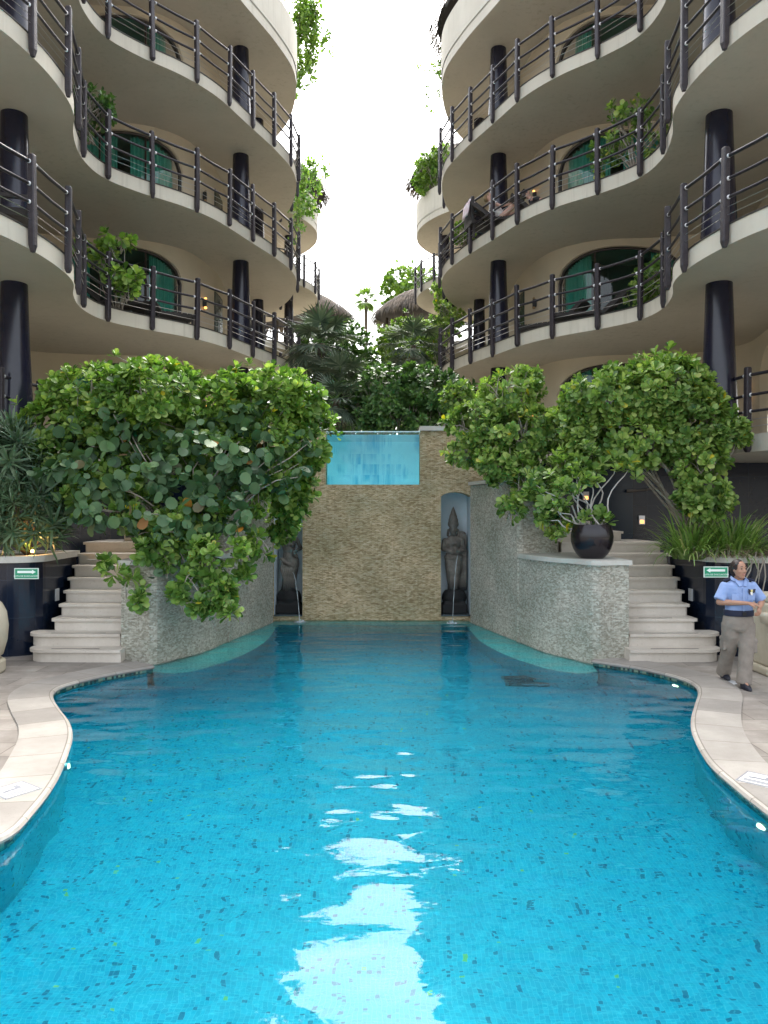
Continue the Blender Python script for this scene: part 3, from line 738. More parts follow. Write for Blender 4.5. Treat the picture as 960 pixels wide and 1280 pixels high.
    for px, py in ((803, 650), (733, 620)):
        p = at(px, py, 15.88)
        if sd < 0: p = mirv(p)
        if sd < 0 and px == 733: continue
        wl = MB(); wl.box(p.x-.06, p.x+.06, 15.9, 15.947, p.z-.09, p.z+.09); f = wl.build('wall_light', M['steel'], rw)
        wl = MB(); wl.box(p.x-.04, p.x+.04, 15.893, 15.899, p.z-.07, p.z+.0); wl.build('lamp_glass', M['lamp'] if sd > 0 else M['steel'], f)
    if sd > 0:
        p = at(734, 604, 15.86); m = MB(); m.box(p.x-.12, p.x+.12, 15.87, 15.88, p.z-.055, p.z+.055)
        sg = thing('exit_sign', 'tiny green sign on the dark wall behind the potted shrub', 'sign', p)
        m.build('plate', bpy.data.materials['sign_green'], sg); m = MB(); m.box(p.x-.09, p.x+.07, 15.862, 15.868, p.z-.01, p.z+.02); m.build('arrow', bpy.data.materials['sign_arrow'], sg)

# terrace slab of the first floor, on both sides of the raised basin
def terrace(sd):
    T = (lambda p: p) if sd > 0 else mir
    P = spline([(14, 9.6), (9.5, 10.2), (7.2, 11.3), (6.45, 12.7), (6.08, 13.9), (6.05, 14.8), (5.6, 15.45), (4.4, 15.75), (3.5, 15.85), (3.32, 16.15)], .15)
    P += [(3.32, 17.12), (1.5, 17.12), (1.5, 18.9), (axis(18.9), 18.9), (axis(45), 45), (16, 45), (16, 9.6)]
    return [T(p) for p in P]
for sd in (1, -1):
    P = terrace(sd); m = MB(); m.prism(P, 3.3, 3.6)
    tag(m.build('terrace', M['render']), kind='structure')
# ================================================================ the two hotel buildings
ZB = {2: 6.32, 3: 9.32, 4: 12.32, 5: 15.32}     # slab undersides; slabs 0.30 thick
ZB[1] = 3.3
EDGE = spline([(16, 7.0), (10.5, 7.3), (8.0, 8.3), (6.3, 9.6), (5.47, 10.96), (5.15, 12), (5.06, 12.9), (5.12, 13.6), (5.4, 14.4), (5.55, 15.3), (5.4, 16.2), (4.84, 16.95), (4.05, 17.7), (3.4, 18.6), (2.83, 19.9), (2.2, 21.4), (1.8, 22.8), (1.85, 24.3), (2.3, 26.0), (3.3, 27.7), (4.7, 29.0), (5.5, 30.2), (5.1, 31.6), (3.9, 32.6), (2.7, 33.5), (1.85, 34.8), (1.55, 36.2), (1.8, 37.8), (2.9, 39.5), (5, 41), (9, 42.5)], .16)
WALL = spline([(15, 10.0), (10.2, 11.2), (8.6, 13), (8.2, 15), (8.5, 17), (8.7, 18.5), (8.1, 19.4), (7.0, 19.75), (5.9, 19.85), (5.1, 20.2), (4.5, 20.9), (4.15, 22.2), (4.05, 23.6), (4.25, 26), (5.2, 28.2), (6.6, 29.8), (6.9, 30.8), (6.0, 32.2), (4.9, 33.8), (4.4, 36), (4.7, 38.5), (7, 40.5), (12, 41.5)], .16)
ES = arclen(EDGE); WS = arclen(WALL)
def es(p): return ES[nearest(EDGE, p)]
def ws(p): return WS[nearest(WALL, p)]
WIN = tuple(sorted((ws((4.62, 20.7)), ws((7.75, 19.6)))))
WINS = [WIN, tuple(sorted((ws((8.3, 14.2)), ws((8.55, 17.6)))))]
def arch(t):   # height of opening above the floor
    return 1.80+.72*(1-abs(2*t-1)**2.4)**.55
def curve_at(C, S, x): return atlen(C, S, x)

def make_building(sd):
    T = (lambda p: p) if sd > 0 else mir
    name = 'right' if sd > 0 else 'left'
    B = thing('hotel_building', f'cream hotel block with wavy stacked balconies on the {name} side of the pool', 'building', (*T((9, 22)), 3.6), 'wavy balcony hotel blocks')
    E = [T(p) for p in EDGE]
    for lv in (2, 3, 4, 5):
        z = ZB[lv]; m = MB(); m.prism(E+[T((16, 42.5))], z, z+.30)
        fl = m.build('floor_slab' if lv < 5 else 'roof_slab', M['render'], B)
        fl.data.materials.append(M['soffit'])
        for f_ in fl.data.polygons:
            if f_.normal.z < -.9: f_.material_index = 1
        if lv < 5:
            m = MB(); m.ribbon(offset(E, .012*sd), offset(E, -.05*sd), z+.301, z+.325); m.build('edge_trim', M['trim'], fl)
        else:
            m = MB(); m.ribbon(offset(E, .02*sd), offset(E, -.15*sd), z+.302, z+1.35); m.build('parapet', M['render'], B)
            m = MB(); m.ribbon(offset(E, -.152*sd), offset(E, -.6*sd), z+.303, z+1.15); m.build('planter_soil', M['soil'], B)
    # walls with arched openings
    for lv in (1, 2, 3, 4):
        z0 = ZB[lv]+.30; z1 = ZB[lv+1]
        m = MB(); n = len(WALL)
        # resample so that window edges are samples
        S = sorted(set([s for s in WS if not any(abs(s-e) < .08 for w in WINS for e in w)]+[e for w in WINS for e in w]))
        P = [T(curve_at(WALL, WS, s)) for s in S]
        for w in WINS:
            pass
        Pi = offset(P, -.18*sd)   # inner face of reveal (behind the wall)
        for k in range(len(P)-1):
            a, b = P[k], P[k+1]; ai, bi = Pi[k], Pi[k+1]
            inw = [w for w in WINS if S[k] >= w[0]-1e-4 and S[k+1] <= w[1]+1e-4]
            if not inw:
                m.quad((*a, z0), (*b, z0), (*b, z1), (*a, z1)); continue
            w = inw[0]; ta = (S[k]-w[0])/(w[1]-w[0]); tb = (S[k+1]-w[0])/(w[1]-w[0]); ha = z0+arch(ta); hb = z0+arch(tb)
            m.quad((*a, ha), (*b, hb), (*b, z1), (*a, z1)); m.quad((*a, ha), (*ai, ha), (*bi, hb), (*b, hb))
            if ta < 1e-3: m.quad((*a, z0), (*a, ha), (*ai, ha), (*ai, z0))
            if tb > 1-1e-3: m.quad((*b, z0), (*b, hb), (*bi, hb), (*bi, z0))
        wallo = m.build('wall', M['inner_wall'], B, smooth=True, fixn=False); auto_smooth(wallo, 30)
        for wi, w in enumerate(WINS):
            if wi == 1 and lv == 1: continue
            N = 28; fr = MB(); gl = MB()
            Sx = [w[0]+(w[1]-w[0])*k/N for k in range(N+1)]; base = [T(curve_at(WALL, WS, s)) for s in Sx]
            G = offset(base, -.14*sd); G1 = offset(base, -.10*sd); Zt = [z0+arch(k/N)-.005 for k in range(N+1)]
            fr.tube([(*G1[0], z0+.02)]+[(*G1[k], Zt[k]-.03) for k in range(N+1)]+[(*G1[N], z0+.02)], .034, 6)
            fr.tube([(*G1[k], z0+.05) for k in range(N+1)], .034, 6)
            for q in (9, 19): fr.obox((*G1[q], (z0+Zt[q])/2), (.022, 0, 0), (0, .022, 0), (0, 0, (Zt[q]-z0)/2-.03))
            f = fr.build('window', M['dark_frame'], B)
            for k in range(N): gl.quad((*G[k], z0+.03), (*G[k+1], z0+.03), (*G[k+1], Zt[k+1]), (*G[k], Zt[k]))
            gl.build('pane', M['glass'], f, smooth=True)
            for (a0, a1) in (((.03, .24), (.72, .97)) if lv != 3 else ((.03, .44), (.55, .97))):
                cu = MB(); Cn = 60; pr = None
                for k in range(Cn+1):
                    s = w[0]+(w[1]-w[0])*(a0+(a1-a0)*k/Cn); t = (s-w[0])/(w[1]-w[0]); p = T(curve_at(WALL, WS, s)); kk = min(N, int(t*N))
                    tg = Vector((base[min(kk+1, N)][0]-base[max(kk-1, 0)][0], base[min(kk+1, N)][1]-base[max(kk-1, 0)][1])).normalized(); nn = Vector((tg.y, -tg.x))*sd
                    d = .32+.05*math.sin(k*1.25)+.02*math.sin(k*.5); q = (p[0]+nn.x*d, p[1]+nn.y*d)
                    if pr: cu.quad((*pr[0], z0+.03), (*q, z0+.03), (*q, z0+arch(t)-.02), (*pr[0], pr[1]))
                    pr = (q, z0+arch(t)-.02)
                cu.build('curtain', M['curtain'], f, smooth=True)
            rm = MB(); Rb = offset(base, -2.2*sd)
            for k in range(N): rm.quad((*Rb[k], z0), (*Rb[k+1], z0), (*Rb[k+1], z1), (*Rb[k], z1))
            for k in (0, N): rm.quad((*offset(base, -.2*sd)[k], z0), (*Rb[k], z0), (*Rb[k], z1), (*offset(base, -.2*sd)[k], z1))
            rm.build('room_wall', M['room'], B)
        # door beside the window
        a = ws((4.07, 22.9)); m = MB(); bb = [T(curve_at(WALL, WS, a+dx)) for dx in (-.5, -.25, 0, .25, .5)]
        m.ribbon(offset(bb, .03*sd), offset(bb, -.05*sd), z0+.01, z0+2.1); d = m.build('door', simple('teal_door', (.012, .035, .035), None, .25) if 'teal_door' not in bpy.data.materials else bpy.data.materials['teal_door'], B)
        m = MB(); hp = offset(bb, .06*sd)[1]; m.tube([(*hp, z0+.95), (*hp, z0+1.2)], .015); m.build('handle', M['steel'], d)
        # wall lamp between door and window
        for nl, wp in enumerate(((4.30, 21.5), (8.72, 18.3))):
            p = T(curve_at(WALL, WS, ws(wp))); k = nearest([T(q) for q in WALL], p); tg = Vector((T(WALL[k+1])[0]-T(WALL[k-1])[0], T(WALL[k+1])[1]-T(WALL[k-1])[1])).normalized(); nn = Vector((-tg.y, tg.x))*sd
            c = Vector((p[0]+nn.x*.07, p[1]+nn.y*.07, z0+1.5)); m = MB(); m.box(c.x-.05, c.x+.05, c.y-.05, c.y+.05, c.z-.10, c.z+.10); f = m.build('wall_lamp', M['black'], B)
            for zz, rr in ((.13, .04), (-.13, .045)):
                m = MB(); m.ball(c+Vector((nn.x*.02, nn.y*.02, zz)), (rr, rr, rr*.85), 10, 6); m.build('lamp_shade', M['lamp'] if (lv == 1 or (lv == 2 and sd < 0) or (lv == 3 and sd > 0)) and nl*sd >= 0 else M['shade_off'], f, smooth=True)
    # tapered columns
    for lv in (1, 2, 3, 4):
        z0 = ZB[lv]+.30; z1 = ZB[lv+1]; h = z1-z0
        for (cx, cy, k) in ((3.23, 21.7, 1), (3.17, 25.6, .8), (5.95, 13.65, 1.02), (2.9, 36.4, .9)):
            c = T((cx, cy)); m = MB()
            if sd < 0 and cy < 15: c = (c[0]-.24, c[1])
            m.rings([(0, .33*k, .33*k), (.10, .325*k, .325*k), (h*.3, .29*k, .29*k), (h*.6, .255*k, .255*k), (h-.002, .22*k, .22*k)], 28, (c[0], c[1], z0+.001))
            o = m.build('column', M['column'], B); auto_smooth(o, 50)
    # balcony railings
    def railing(curve, s0, s1, z, H0=-.335, gap=1.14):
        S = arclen(curve); n = max(2, int(round((s1-s0)/gap))+1); ss = [s0+(s1-s0)*k/(n-1) for k in range(n)]
        co = offset(curve, .085*sd); pts = [atlen(co, S, s) for s in ss]
        rm = MB(); zf = z+.30
        for k in range(n-1):
            a, b = pts[k], pts[k+1]
            for hz, r in ((1.0, .030), (.66, .026), (.38, .026)):
                sag = .012; rm.tube([(*a, zf+hz), ((a[0]+b[0])/2, (a[1]+b[1])/2, zf+hz-sag), (*b, zf+hz)], r, 6, False)
        R = rm.build('balcony_railing', M['rail'], B, smooth=True)
        cb = MB()
        for k in range(n-1):
            for hz in (.12, .24): cb.tube([(*pts[k], zf+hz), (*pts[k+1], zf+hz)], .006, 4, False)
        cb.build('cable', M['steel'], R)
        for k in range(n):
            a = pts[max(k-1, 0)]; b = pts[min(k+1, n-1)]; t = Vector((b[0]-a[0], b[1]-a[1], 0)).normalized(); nn = Vector((t.y, -t.x, 0))*sd
            jit = random.uniform(-.04, .05); h = 1.13+jit; w = random.uniform(.045, .053); m = MB()
            p = Vector((*pts[k], zf)); lean = t*random.uniform(-.012, .012); m2 = []
            zs = [H0+random.uniform(-.04, .03), H0+.07, .3, .8, h-.02, h]; sc_ = [.55, 1, 1.02, .97, .96, .8]
            i0 = len(m.v)
            for zz, s_ in zip(zs, sc_):
                c = p+Vector((0, 0, zz))+lean*(zz/.5)
                for (u, v) in ((-1, -.7), (-.7, -1), (.7, -1), (1, -.7), (1, .7), (.7, 1), (-.7, 1), (-1, .7)): m.v.append(tuple(c+t*(u*w*s_)+nn*(v*w*1.05*s_)))
            for q in range(5):
                for j in range(8): m.f.append((i0+q*8+j, i0+q*8+(j+1) % 8, i0+(q+1)*8+(j+1) % 8, i0+(q+1)*8+j))
            m.f.append(tuple(i0+j for j in reversed(range(8)))); m.f.append(tuple(i0+40+j for j in range(8)))
            nf = len(m.f)
            for hz in (1.0, .66, .38):
                for e in (-1, 1):
                    if (k == 0 and e < 0) or (k == n-1 and e > 0): continue
                    q = pts[k+e]; d = Vector((q[0]-pts[k][0], q[1]-pts[k][1], 0)).normalized(); m.ball(Vector((*pts[k], zf+hz))+d*.078, .034, 8, 5)
            po = m.build('post', M['post'], R, fixn=False); po.data.materials.append(M['cap_white'])
            for f_ in list(po.data.polygons)[nf:]: f_.material_index = 1; f_.use_smooth = True
    for lv in (2, 3, 4):
        railing(E, es((6.3, 9.6)), es((2.5, 26.4)), ZB[lv])
        railing(E, es((3.9, 32.6)), es((1.9, 38.2)), ZB[lv])
    tE = terrace(sd); 
    tc = tE[:nearest(tE, T((6.3, 13.2)))]
    # first floor rail on the near lobe only
    k0 = nearest(tE, T((9.5, 10.2))); seg = tE[k0:nearest(tE, T((6.06, 14.2)))+1]
    railing(seg, .2, arclen(seg)[-1], 3.3)
    return B
make_building(1); make_building(-1)

# ---------------------------------------------------------------- thatched roofs
def thatch(name, label, c, r, h, n, posts=5, ph=2.2, grp=None):
    root = thing(name, label, 'hut', (c[0], c[1], c[2]-ph), grp)
    def prof(t): return r*(1-t)**.62*(1+.0*t), h*t       # t=0 at the eave
    m = MB(); m.rings([(prof(t)[1]-.05, max(prof(t)[0]-.12, .02), max(prof(t)[0]-.12, .02)) for t in [0, .1, .2, .35, .5, .65, .8, .9, .97]], 28, c); m.build('roof_core', simple('thatch_core', (.05, .042, .038), None, .95) if 'thatch_core' not in bpy.data.materials else bpy.data.materials['thatch_core'], root, smooth=True)
    t = rng.uniform(0, .97, n)**1.25; az = rng.uniform(0, 2*PI, n); rr = r*(1-t)**.62; zz = h*t
    P = np.stack([c[0]+rr*np.cos(az), c[1]+rr*np.sin(az), c[2]+zz], 1)
    D = np.stack([np.cos(az)*.55, np.sin(az)*.55, -np.ones(n)*(.45+.6*(1-t))], 1)+rng.normal(0, .10, (n, 3)); N = np.stack([np.cos(az), np.sin(az), np.ones(n)*.8], 1)
    me = leaf_mesh('thatch', P, D, N, rng.uniform(.35, .75, n)*r/3, rng.uniform(.018, .035, n)*r/3, TPL_NAR); link('thatch', me, M['thatch'], root)
    for k in range(posts):
        a = 2*PI*k/posts+.4; x, y = c[0]+r*.72*math.cos(a), c[1]+r*.72*math.sin(a); m = MB(); m.tube([(x, y, c[2]-ph), (x+.02, y, c[2]-ph/2), (x, y, c[2]+.3)], [.09, .08, .075], 8); m.build('pole', M['bark_dark'], root, smooth=True)
p = at(398, 226, 36); thatch('thatched_roof', 'grey thatched roof over the far left upper terrace', (p.x-2.35, 37.2, p.z), 2.7, 1.9, 5200, ph=2.4, grp='thatched roofs')
p = at(516, 212, 36); thatch('thatched_roof', 'grey thatched roof over the far right upper terrace', (p.x+2.5, 37.2, p.z), 2.7, 1.75, 5200, ph=2.2, grp='thatched roofs')
p = at(551, 12, 24); thatch('thatched_roof', 'grey thatched roof at the top of the right building', (p.x+2.85, 24.4, p.z-.1), 3.05, 2.2, 5200, ph=1.4, grp='thatched roofs')
p = at(398, 395, 44); thatch('thatched_roof', 'low thatched hut behind the palm on the left', (p.x-1.0, 44, p.z), 3.0, 1.5, 5200, ph=p.z-3.6, grp='thatched roofs')
p = at(508, 394, 42); thatch('thatched_roof', 'low thatched hut between the palm and the right building', (p.x+.8, 42, p.z), 2.65, 1.45, 5200, ph=p.z-3.6, grp='thatched roofs')

# ---------------------------------------------------------------- balcony furniture
def lounger(x, y, z, a, label, grp='dark loungers on the balconies'):
    r = thing('sun_lounger', label, 'lounger', (x, y, z), grp); ca, sa = math.cos(a), math.sin(a)
    def P(u, v, w): return Vector((x+u*ca-v*sa, y+u*sa+v*ca, z+w))
    U = Vector((ca, sa, 0)); V = Vector((-sa, ca, 0)); Z = Vector((0, 0, 1))
    m = MB(); m.obox(P(.25, 0, .32), U*.62, V*.30, Z*.03)
    for k in range(9): m.obox(P(-.3+k*.13, 0, .36), U*.05, V*.28, Z*.012)
    m.build('seat', M['wicker'], r)
    bu = (U*-.75+Z*.66).normalized(); bn = (U*.66+Z*.75).normalized(); m = MB(); m.obox(P(-.37, 0, .34)+bu*.34, bu*.36, V*.30, bn*.03); m.build('backrest', M['wicker'], r)
    m = MB(); m.obox(P(-.37, 0, .34)+bu*.34+bn*.055, bu*.30, V*.26, bn*.025); m.build('cushion', M['wicker'], r)
    for u, v in ((-.35, -.26), (-.35, .26), (.8, -.26), (.8, .26)):
        m = MB(); m.obox(P(u, v, .145), U*.025, V*.025, Z*.145); m.build('leg', M['wicker'], r)
    return r
f2, f3, f4 = ZB[2]+.30, ZB[3]+.30, ZB[4]+.30
p = at(735, 405, 18.3); lounger(p.x, p.y, f2, 2.9, 'dark lounger in front of the window on the lowest right balcony, nearer the planted end')
p = at(690, 400, 19.3); lounger(p.x, p.y, f2, 2.6, 'dark lounger in front of the window on the lowest right balcony, nearer the column')
p = at(150, 388, 17.4); lounger(p.x, p.y, f2, .1, 'dark lounger under the shrub on the lowest left balcony')
p = at(195, 392, 18.2); lounger(p.x, p.y, f2, .5, 'dark lounger beside the wall lamp on the lowest left balcony')
def armchair(x, y, z, a, label, grp='dark armchairs on the balconies'):
    r = thing('armchair', label, 'armchair', (x, y, z), grp); U = Vector((math.cos(a), math.sin(a), 0)); V = Vector((-math.sin(a), math.cos(a), 0)); Z = Vector((0, 0, 1)); c = Vector((x, y, z))
    m = MB(); m.obox(c+Z*.40, U*.30, V*.30, Z*.06); m.build('seat', M['wicker'], r)
    m = MB(); m.obox(c-U*.31+Z*.72, U*.04+Z*.0, V*.33, Z*.36); m.build('backrest', M['wicker'], r)
    for s in (-1, 1):
        m = MB(); m.obox(c+V*(.33*s)+Z*.62, U*.30, V*.035, Z*.03); m.obox(c+V*(.33*s)+U*.26+Z*.45, U*.03, V*.03, Z*.15); m.build('armrest', M['wicker'], r)
    for u in (-1, 1):
        for s in (-1, 1): m = MB(); m.obox(c+U*(.26*u)+V*(.26*s)+Z*.17, U*.025, V*.025, Z*.17); m.build('leg', M['wicker'], r)
p = at(18, 250, 12.2); armchair(-5.95, 12.4, f2, .3, 'dark armchair by the column on the lowest near left balcony')
armchair(-6.3, 11.6, f2, .9, 'dark armchair at the left edge of the lowest near left balcony')
armchair(6.15, 14.6, f2, 2.9, 'dark armchair behind the column on the lowest near right balcony')
p = at(310, 270, 22.0); armchair(p.x-.3, 22.6, f3, -.6, 'dark armchair behind the column on the middle left balcony')
# ================================================================ plants
def B(px, py, D, r): return (tuple(at(px, py, D)), r if hasattr(r, '__len__') else (r, r, r))
# big shrub on the left wall: glossy tufts, two things growing together
bl = [B(120, 500, 13.2, (.85, .7, .55)), B(195, 495, 13.0, (.8, .7, .55)), B(75, 545, 13.0, (.65, .6, .65)), B(270, 510, 13.6, (.75, .6, .45)), B(350, 500, 13.9, (.75, .6, .5)),
      B(385, 545, 14.2, (.50, .5, .60)), B(330, 560, 13.6, (.7, .5, .5)), B(365, 610, 14.2, (.36, .3, .6)), B(290, 500, 13.4, (.5, .5, .4)), B(355, 650, 14.6, (.28, .25, .38)),
      B(150, 560, 13.2, (.9, .6, .5)), B(240, 560, 13.3, (.8, .6, .5)), B(100, 620, 12.6, (.45, .4, .4))]
shrub('leafy_shrub', 'broad bright green shrub spilling over the curved stone wall left of the glass basin', 'shrub', bl, 2300, M['leaf_bright'], .165, 9, base=at(290, 600, 14.6), nst=26, srad=.03, up=.7)
sub = [B(210, 665, 12.2, (.42, .3, .3)), B(170, 640, 12.3, (.34, .3, .3)), B(262, 700, 11.9, (.26, .25, .3)), B(275, 740, 11.7, (.2, .2, .22)), B(170, 738, 11.6, (.10, .10, .14)), B(125, 700, 11.7, (.11, .1, .09)), B(235, 720, 11.6, (.14, .12, .12)), B(300, 690, 12.0, (.16, .15, .18)), B(310, 625, 12.9, (.28, .25, .25)), B(255, 640, 12.4, (.35, .3, .3)), B(175, 748, 11.55, (.09, .08, .1)), B(160, 722, 11.6, (.12, .1, .1)), B(250, 755, 11.6, (.12, .1, .1)), B(310, 715, 12.2, (.12, .1, .12)), B(190, 690, 11.7, (.22, .15, .16)), B(140, 715, 11.55, (.1, .1, .1)), B(225, 745, 11.6, (.13, .1, .12)), B(265, 770, 11.6, (.1, .08, .08)), B(325, 680, 12.6, (.15, .12, .2)),  B(215, 700, 11.8, (.25, .15, .12)), B(335, 600, 13.2, (.3, .2, .2)), B(290, 765, 11.6, (.09, .09, .08)), B(150, 600, 12.6, (.4, .3, .3)), B(240, 690, 12.0, (.3, .2, .2))]
shrub('trailing_shrub', 'green leafy sprays hanging over the low cap of the left stone wall', 'shrub', sub, 680, M['leaf_bright'], .165, 9, base=at(225, 690, 12.6), nst=26, srad=.018, up=.35)
# sea grape: round leaves along woody stems
gb = [B(150, 590, 12.2, (.75, .4, .4)), B(240, 580, 12.3, (.9, .4, .5)), B(215, 640, 12.1, (.7, .35, .45)), B(90, 600, 12.1, (.45, .35, .35)), B(330, 590, 12.7, (.6, .35, .4)), B(190, 650, 11.9, (.5, .35, .35)), B(280, 545, 12.9, (.7, .35, .3)), B(200, 545, 12.7, (.7, .3, .25)), B(200, 720, 11.7, (.17, .12, .10)), B(280, 640, 12.1, (.45, .3, .3)), B(120, 545, 12.6, (.6, .3, .4)), B(350, 560, 13.3, (.5, .3, .35)), B(300, 520, 13.2, (.5, .3, .25)), B(110, 650, 11.9, (.3, .25, .2))]
root = thing('sea_grape', 'sea grape with large round grey green leaves in the middle of the left wall planting', 'shrub', at(235, 690, 12.5))
P, Nn = blob_points(gb, 600, .15)
A = norm(Nn+rng.normal(0, .35, Nn.shape)+np.array([0, -.3, .2]))
n = len(P); reps = 2
P2 = np.repeat(P, reps, 0)+rng.normal(0, .06, (n*reps, 3)); D2 = norm(rng.normal(0, .8, (n*reps, 3))+np.array([0, -.1, -.5])); N2 = norm(np.repeat(A, reps, 0)+rng.normal(0, .4, (n*reps, 3))); Ls = rng.uniform(.10, .21, n*reps)
link('foliage', leaf_mesh('foliage', P2, D2, N2, Ls, Ls*.52, TPL_RND), M['leaf_grape'], root)
mb = MB(); c0 = at(235, 690, 12.6)
for i in rng.choice(n, 34, replace=False):
    e = Vector(P[i]); s = c0+Vector((random.uniform(-.2, .2), 0, 0)); mb.tube([s.lerp(e, k/6)+Vector((random.uniform(-.05, .05), random.uniform(-.05, .05), math.sin(k/6*PI)*.18+random.uniform(-.04, .04))) for k in range(7)], [.03-.004*k for k in range(7)], 5)
mb.build('branch', M['bark'], root, smooth=True)

# spiky plant in the left planter
def spiky(name, label, cat, c, blobs, n, size, mat, nl=22, wr=.055, nst=7):
    root = thing(name, label, cat, c); P, Nn = blob_points(blobs, n, .35); A = norm(Nn+np.array([0, 0, .8])+rng.normal(0, .3, Nn.shape))
    link('foliage', leaf_mesh('foliage', *rosette_arrays(P, A, rng.uniform(.7, 1.2, n)*size, nl, (15, 100), wr), TPL_NAR), mat, root)
    mb = MB()
    for i in rng.choice(n, min(nst*2, n), replace=False):
        e = Vector(P[i]); s = Vector(c); mb.tube([s.lerp(e, k/5)+Vector((random.uniform(-.05, .05), random.uniform(-.05, .05), 0)) for k in range(6)], [.028-.003*k for k in range(6)], 5)
    mb.build('stem', M['bark_dark'], root, smooth=True); return root
q = [B(15, 570, 12.5, (.5, .5, .55)), B(45, 620, 12.4, (.42, .4, .45)), B(10, 640, 12.2, (.45, .4, .45)), B(55, 655, 12.4, (.3, .3, .3)), B(-20, 600, 12.5, (.5, .4, .5))]
spiky('spiky_plant', 'grey green narrow leaved plant growing in the left navy planter', 'plant', (-6.0, 13.0, 1.53), q, 170, .34, M['leaf_spike'])
lp = at(41, 682, 12.55); r = thing('planter_uplight', 'glowing amber light at the foot of the plant in the left planter', 'lamp', (lp.x, lp.y, 1.53))
m = MB(); m.rings([(0, .05, .05), (.08, .045, .045)], 14, (lp.x, lp.y, 1.53)); m.build('housing', M['black'], r); m = MB(); m.ball((lp.x, lp.y-.01, 1.63), (.03, .03, .03), 10, 6); m.build('lamp_glass', emis('amber', (1, .5, .12), 5), r, smooth=True)
m = bpy.data.lights.new('planter_light', 'POINT'); m.energy = 3.5; m.color = (1, .55, .2); m.shadow_soft_size = .05; o = bpy.data.objects.new('lamp_light', m); COL.objects.link(o); o.parent = r; o.location = (0, -.12, .22); OFF[o.name] = Vector()

# right side shrubs
br = [B(640, 495, 14.2, (.55, .5, .42)), B(600, 530, 14.4, (.6, .45, .42)), B(655, 540, 14.0, (.7, .5, .45)), B(630, 580, 13.9, (.5, .35, .35)), B(580, 560, 14.6, (.38, .3, .3)), B(665, 600, 13.6, (.45, .3, .3)),
      B(640, 635, 13.3, (.16, .14, .22)), B(700, 575, 13.8, (.4, .35, .3)), B(690, 640, 13.3, (.2, .2, .2)), B(655, 475, 14.3, (.3, .3, .2)), B(695, 665, 13.2, (.12, .1, .1)), B(575, 500, 15.0, (.3, .3, .3))]
shrub('leafy_shrub', 'rounded green shrub leaning over the upper right stone wall', 'shrub', br, 1150, M['leaf_right'], .14, 9, base=at(680, 610, 14.6), nst=34, srad=.02)
b2 = [B(760, 500, 13.2, (.75, .6, .45)), B(830, 490, 13.0, (.75, .6, .5)), B(860, 520, 12.9, (.6, .5, .5)), B(740, 545, 13.2, (.5, .45, .4)), B(800, 550, 13.0, (.8, .5, .40)), B(875, 575, 12.7, (.42, .4, .42)),
      B(880, 620, 12.6, (.40, .3, .35)), B(905, 540, 12.7, (.35, .3, .25)), B(725, 520, 13.4, (.4, .35, .35)), B(785, 470, 13.2, (.4, .4, .18)), B(850, 465, 13.0, (.4, .4, .15))]
shrub('leafy_shrub', 'large green shrub rising over the right planter and hiding the railing', 'shrub', b2, 1900, M['leaf_right'], .15, 9, base=(5.55, 13.3, 1.53), nst=24, srad=.03, up=.65)
# pot with its shrub
pc = at(740, 695, 12.35); pc = (pc.x, 12.35, 1.527)
r = thing('plant_pot', 'round glossy black pot on the low cap beside the right stairs', 'pot', pc)
h = .545
m = MB(); R = .335; prof = [(0, .17), (.02, .20), (.08, .255), (.16, .30), (.27, .332), (.36, .335), (.46, .318), (h-.01, .298), (h, .292), (h, .275), (h-.06, .285), (h-.09, .285)]
m.rings([(z, q_, q_) for z, q_ in prof], 40, pc, True); o = m.build('body', M['pot'], r); auto_smooth(o, 60)
m = MB(); m.rings([(h-.07, .27, .27), (h-.065, .001, .001)], 24, pc); m.build('soil', M['soil'], r)
rt = thing('potted_shrub', 'thin pale stemmed shrub with sparse green tufts growing in the black pot', 'shrub', (pc[0], pc[1], pc[2]+h-.06))
tips = [(700, 600, 12.9), (720, 592, 12.4), (742, 585, 12.5), (735, 600, 12.3), (785, 588, 12.4), (712, 610, 12.3), (690, 635, 12.5), (750, 645, 12.3), (757, 650, 12.3), (718, 655, 12.5), (728, 648, 12.3), (672, 615, 12.8), (705, 575, 13), (728, 570, 12.6), (770, 575, 12.6), (665, 600, 12.9), (680, 650, 12.5), (705, 668, 12.4)]
mb = MB(); TP = []
for i, (x, y, D) in enumerate(tips):
    e = at(x, y, D); s = Vector((pc[0]+random.uniform(-.16, .2), pc[1]+random.uniform(-.08, .08), pc[2]+h-.08)); pts = []
    am = .11*(e-s).length; ph = random.uniform(0, 6)
    for k in range(10):
        t = k/9; q_ = s.lerp(e, t); q_.x += am*math.sin(t*PI*1.8+ph)*math.sin(t*PI); q_.y += am*.7*math.cos(t*PI*1.6+ph)*math.sin(t*PI); q_.z += .05*math.sin(t*PI*2.3+ph)*math.sin(t*PI); pts.append(q_)
    mb.tube(pts, [.017-.0010*k for k in range(10)], 6)
    for _ in range(7 if y < 640 else 3): TP.append(e+Vector((random.gauss(0, .13), random.gauss(0, .1), random.gauss(0, .08))) if y < 640 else e+Vector((random.gauss(0, .05), random.gauss(0, .05), random.gauss(0, .03))))
mb.build('stem', simple('white_bark', (.36, .34, .32), (.5, .48, .46), .8, 20), rt, smooth=True)
TP = np.array([list(v) for v in TP]); A = norm(rng.normal(0, .4, TP.shape)+np.array([0, -.2, .8]))
link('foliage', leaf_mesh('foliage', *rosette_arrays(TP, A, rng.uniform(.12, .19, len(TP)), 9, (25, 80), .3), TPL_OBO), M['leaf_right'], rt)

